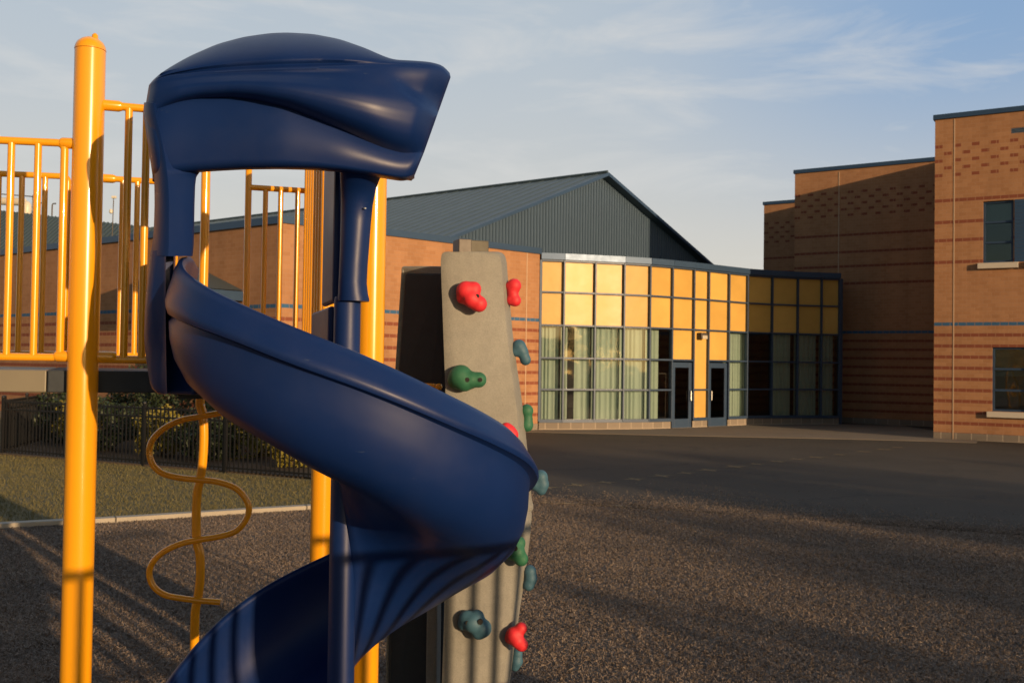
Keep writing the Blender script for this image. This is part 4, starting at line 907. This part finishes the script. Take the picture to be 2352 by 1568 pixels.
up_ = [(578, 1028, 1136), (578.5, 1022, 1146), (581, 1017, 1153), (585, 1014.5, 1158), (592, 1013, 1161.5), (604, 1012.5, 1164), (650, 1014, 1167.5), (700, 1016, 1171.5), (760, 1018, 1177), (840, 1021, 1187), (900, 1023, 1196), (970, 1024, 1205), (1040, 1024, 1212), (1100, 1024, 1217), (1150, 1024, 1222), (1160, 1024, 1225), (1168, 1024, 1225), (1174, 1024, 1221)]
lo_ = [(1174, 1024, 1220), (1180, 1024, 1221.5), (1220, 1023.5, 1219), (1270, 1022.5, 1213), (1330, 1021.5, 1205), (1400, 1020.5, 1194), (1480, 1018, 1182), (1568, 1015, 1171), (1680, 1011, 1160), (1900, 1003, 1140)]
face(up_, 'upper_panel', 'climb_stone', 5.06, 5.16, .10); face(lo_, 'lower_panel', 'climb_stone', 5.06, 5.16, .10)
# left neighbour panel, seen from its dark perforated back
def slab(px, name, mat, Y0, Y1, th):
    a = [at(x, y_, Y0 + (Y1 - Y0) * k) for (x, y_, k) in px]; bq = [p + Vector((.02, th, 0)) for p in a]; n = len(a)
    return MB().add(a + bq, [tuple(range(n)), tuple(range(2 * n - 1, n - 1, -1))] + [(i, n + i, n + (i + 1) % n, (i + 1) % n) for i in range(n)]).build(name, mat, ct, bevel=.008)
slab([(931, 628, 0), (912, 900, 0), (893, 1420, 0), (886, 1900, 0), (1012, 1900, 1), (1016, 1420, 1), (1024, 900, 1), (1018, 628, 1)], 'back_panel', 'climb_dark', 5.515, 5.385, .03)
slab([(921, 616, 0), (924, 611, 0), (1020, 611, 1), (1020, 639, 1), (933, 640, 0), (914, 900, 0), (897, 1420, 0), (890, 1900, 0), (879, 1900, 0), (887, 1420, 0), (903, 900, 0)], 'side_panel', 'climb_stone', 5.53, 5.40, .05)
slab([(980, 1300, 0), (979, 1420, 0), (972, 1900, 0), (998, 1900, 1), (1004, 1420, 1), (1004, 1300, 1)], 'corner_strip', 'climb_stone', 5.30, 5.28, .06)
q = at(1087, 570, 5.75); o = MB().box((q.x, q.y, q.z - .22), .150, .12, .52, .35).build('rear_panel', 'climb_olive', ct, bevel=.006)
q = at(1062, 571, 5.68); MB().box((q.x - .0, q.y - .03, q.z - .22), .075, .12, .53, .35).build('rear_panel_shade', 'lamp_bronze', ct, bevel=.004)  # dark box standing in for the rear panel's shaded left face
MB().tube([at(880, 878, 5.36), at(1000, 886, 5.30)], .012, 10).lathe(tuple(at(1008, 888, 5.28) - Vector((0, 0, .018))), [(.003, 0), (.014, .004), (.019, .018), (.014, .032), (.003, .036)], 14).build('tie_bar', 'yellow_paint', ct, 50)
def hold(mat, blobs, depth, label, holes=()):
    o = MB()
    for (x, y_, r_, dd) in blobs:
        c_ = at(x, y_, depth - dd); rw = 1.18 * r_ * depth / F; seg = 14; pts = []
        for i in range(9):
            ph = PI * i / 8; rr = max(.0005, math.sin(ph)) * rw
            pts.append([(c_.x + rr * math.cos(2 * PI * k / seg), c_.y + rr * 1.0 * math.sin(2 * PI * k / seg), c_.z + rw * math.cos(ph)) for k in range(seg)])
        o.grid(pts[::-1], True); nn = seg; o.f += [tuple(len(o.v) - 9 * seg + k for k in range(seg))[::-1], tuple(len(o.v) - seg + k for k in range(seg))]
    h = o.build('climbing_hold', mat, ct, 80, label=label)
    rm = h.modifiers.new('remesh', 'REMESH'); rm.mode = 'VOXEL'; rm.voxel_size = .0055; rm.use_smooth_shade = True
    sm = h.modifiers.new('smooth', 'SMOOTH'); sm.iterations = 26; sm.factor = .6
    for (x, y_, r_, dd) in holes:
        c_ = at(x, y_, depth - dd); rw = r_ * depth / F; n_ = (CAM - c_).normalized(); MB().tube([c_ + Vector((0, .02, 0)), c_ + Vector((0, -.0, 0))], rw, 12).build('bolt_hole', 'hole_dark', h)
    return h
DF = 5.05
hold('hold_red', [(1070, 668, 20, .02), (1088, 664, 16, .02), (1062, 684, 13, .01), (1082, 686, 18, .035), (1100, 698, 17, .03), (1090, 695, 15, .03)], DF, 'red hold at the top of the front panel', [(1071, 684, 5, .066), (1096, 680, 5, .066)])
hold('hold_red', [(1181, 656, 15, 0), (1177, 672, 12, .0), (1183, 690, 13, 0), (1170, 657, 10, 0), (1172, 690, 10, 0)], 5.20, 'red hold in profile on the upper right edge')
hold('hold_blue', [(1192, 796, 15, 0), (1200, 808, 13, 0), (1207, 826, 12, 0), (1184, 806, 12, 0)], 5.22, 'blue hold on the right edge below the red one')
hold('hold_green', [(1058, 866, 25, .01), (1066, 874, 22, .02), (1084, 872, 17, .03), (1100, 872, 16, .03), (1050, 872, 20, .0)], DF, 'large green hold in the middle of the front panel', [(1073, 872, 5.5, .073), (1103, 872, 5, .072)])
hold('hold_green', [(1210, 943, 14, 0), (1212, 962, 11, 0), (1210, 976, 14, 0)], 5.24, 'green hold on the right edge at middle height')
hold('hold_red', [(1163, 985, 14, .0), (1176, 998, 14, .0), (1170, 990, 14, 0)], DF, 'red hold peeping over the slide rim')
hold('hold_blue', [(1242, 1095, 15, 0), (1246, 1112, 14, 0), (1243, 1124, 12, 0), (1230, 1112, 13, 0)], 5.22, 'grey blue hold sticking out beside the slide')
hold('hold_green', [(1178, 1258, 20, .01), (1192, 1246, 14, .0), (1186, 1268, 18, .02), (1197, 1283, 15, .01), (1172, 1270, 14, .0)], DF + .03, 'green hold on the lower panel below the slide', [(1183, 1259, 6, .065)])
hold('hold_blue', [(1217, 1312, 14, 0), (1219, 1328, 14, 0), (1214, 1342, 13, 0)], 5.22, 'blue hold on the lower right edge')
hold('hold_blue', [(1072, 1420, 17, .01), (1096, 1416, 15, .01), (1085, 1430, 19, .025), (1108, 1442, 19, .02), (1100, 1450, 16, .02), (1066, 1432, 14, .0)], DF, 'blue hold low on the striped front panel', [(1074, 1430, 5, .062), (1103, 1428, 6, .066)])
hold('hold_red', [(1180, 1458, 17, .01), (1197, 1442, 13, .01), (1198, 1480, 14, .01), (1188, 1470, 15, .02), (1172, 1465, 12, 0)], DF + .06, 'red hold at the lower right')
hold('hold_blue', [(1189, 1500, 11, 0), (1187, 1518, 13, 0), (1183, 1530, 10, 0)], 5.25, 'dark blue hold under the lowest red one')

# ------------------------------------------------------------------ what stands out of frame and throws the shade
sg = Vector((-SUNAZ.x, -SUNAZ.y, 0)); tau = Vector((-sg.y, sg.x, 0)); tau = tau if tau.x > 0 else -tau
def st(s, t_): return sg * s + tau * t_
pd = thing('play_deck', st(0, 1.0), 'second low yellow railed play deck standing out of view to the right', 'play platform')
f0, f1 = st(0, .8), st(0, 4.2)
MB().prism([v2(f0), v2(f1), v2(st(-1.6, 4.2)), v2(st(-1.6, .8))][::1], .82, .92).build('deck', 'deck_coat', pd)
bb_ = barrier(f0, f1, 1.0, 1.80, [.112 * k for k in range(1, 30)], parent=pd, corner=.03, r=.022, brr=.021)
for p in (f0, f1, st(-1.6, .8), st(-1.6, 4.2)): MB().lathe((p.x, p.y, 0), [(.06, -.1), (.06, .92 if p in (f0,) else .95), (.03, 1.0)], 20).build('post', 'yellow_paint', pd, 40)
def tree(s, t_, h_, w_, label, n=5200):
    p = st(s, t_); o = thing('tree', (p.x, p.y, 0), label, 'tree', 'trees beyond the playground out of view')
    tk = MB().tube([(p.x, p.y, -.2), (p.x + .05, p.y, h_ * .3), (p.x, p.y + .1, h_ * .7)], [h_ * .028, h_ * .02, h_ * .008], 10)
    for k in range(6): a = k * 1.05; tk.tube([(p.x, p.y, h_ * (.25 + .06 * k)), (p.x + w_ * .33 * math.cos(a), p.y + w_ * .33 * math.sin(a), h_ * (.45 + .07 * k))], [h_ * .01, h_ * .004], 6)
    tk.build('trunk', 'bark', o, 60)
    Vs = []
    for k in range(9):
        a = rng.random() * 2 * PI; rr = w_ * .3 * rng.random() ** .5; zc = h_ * (.12 + .62 * rng.random()); ww_ = w_ * (.35 + .2 * rng.random())
        Vs.append(clump(p.x + rr * math.cos(a), p.y + rr * math.sin(a), zc, ww_, ww_, h_ * .32, n // 9, .16))
    V = np.concatenate(Vs); fast_mesh('crown', V, np.arange(len(V)).reshape(-1, 4), 'leaf_mid', o)
TREES = [(-24, 6.6, 4.4, 4.2), (-27, 9.6, 5.2, 4.6), (-22, 12.6, 5.0, 4.4), (-42, 9, 7.6, 6.0), (-40, 13.5, 8.6, 6.5), (-44, 18, 9.0, 7), (-41, 22.5, 8.3, 6), (-45, 27, 8.4, 7), (-38, 31, 7.0, 6)]
for i, (s_, t_, h_, w_) in enumerate(TREES): tree(s_, t_, h_, w_, n=(2300 if s_ > -30 else 5200), label='leafy tree beyond the playground out of view behind the camera')
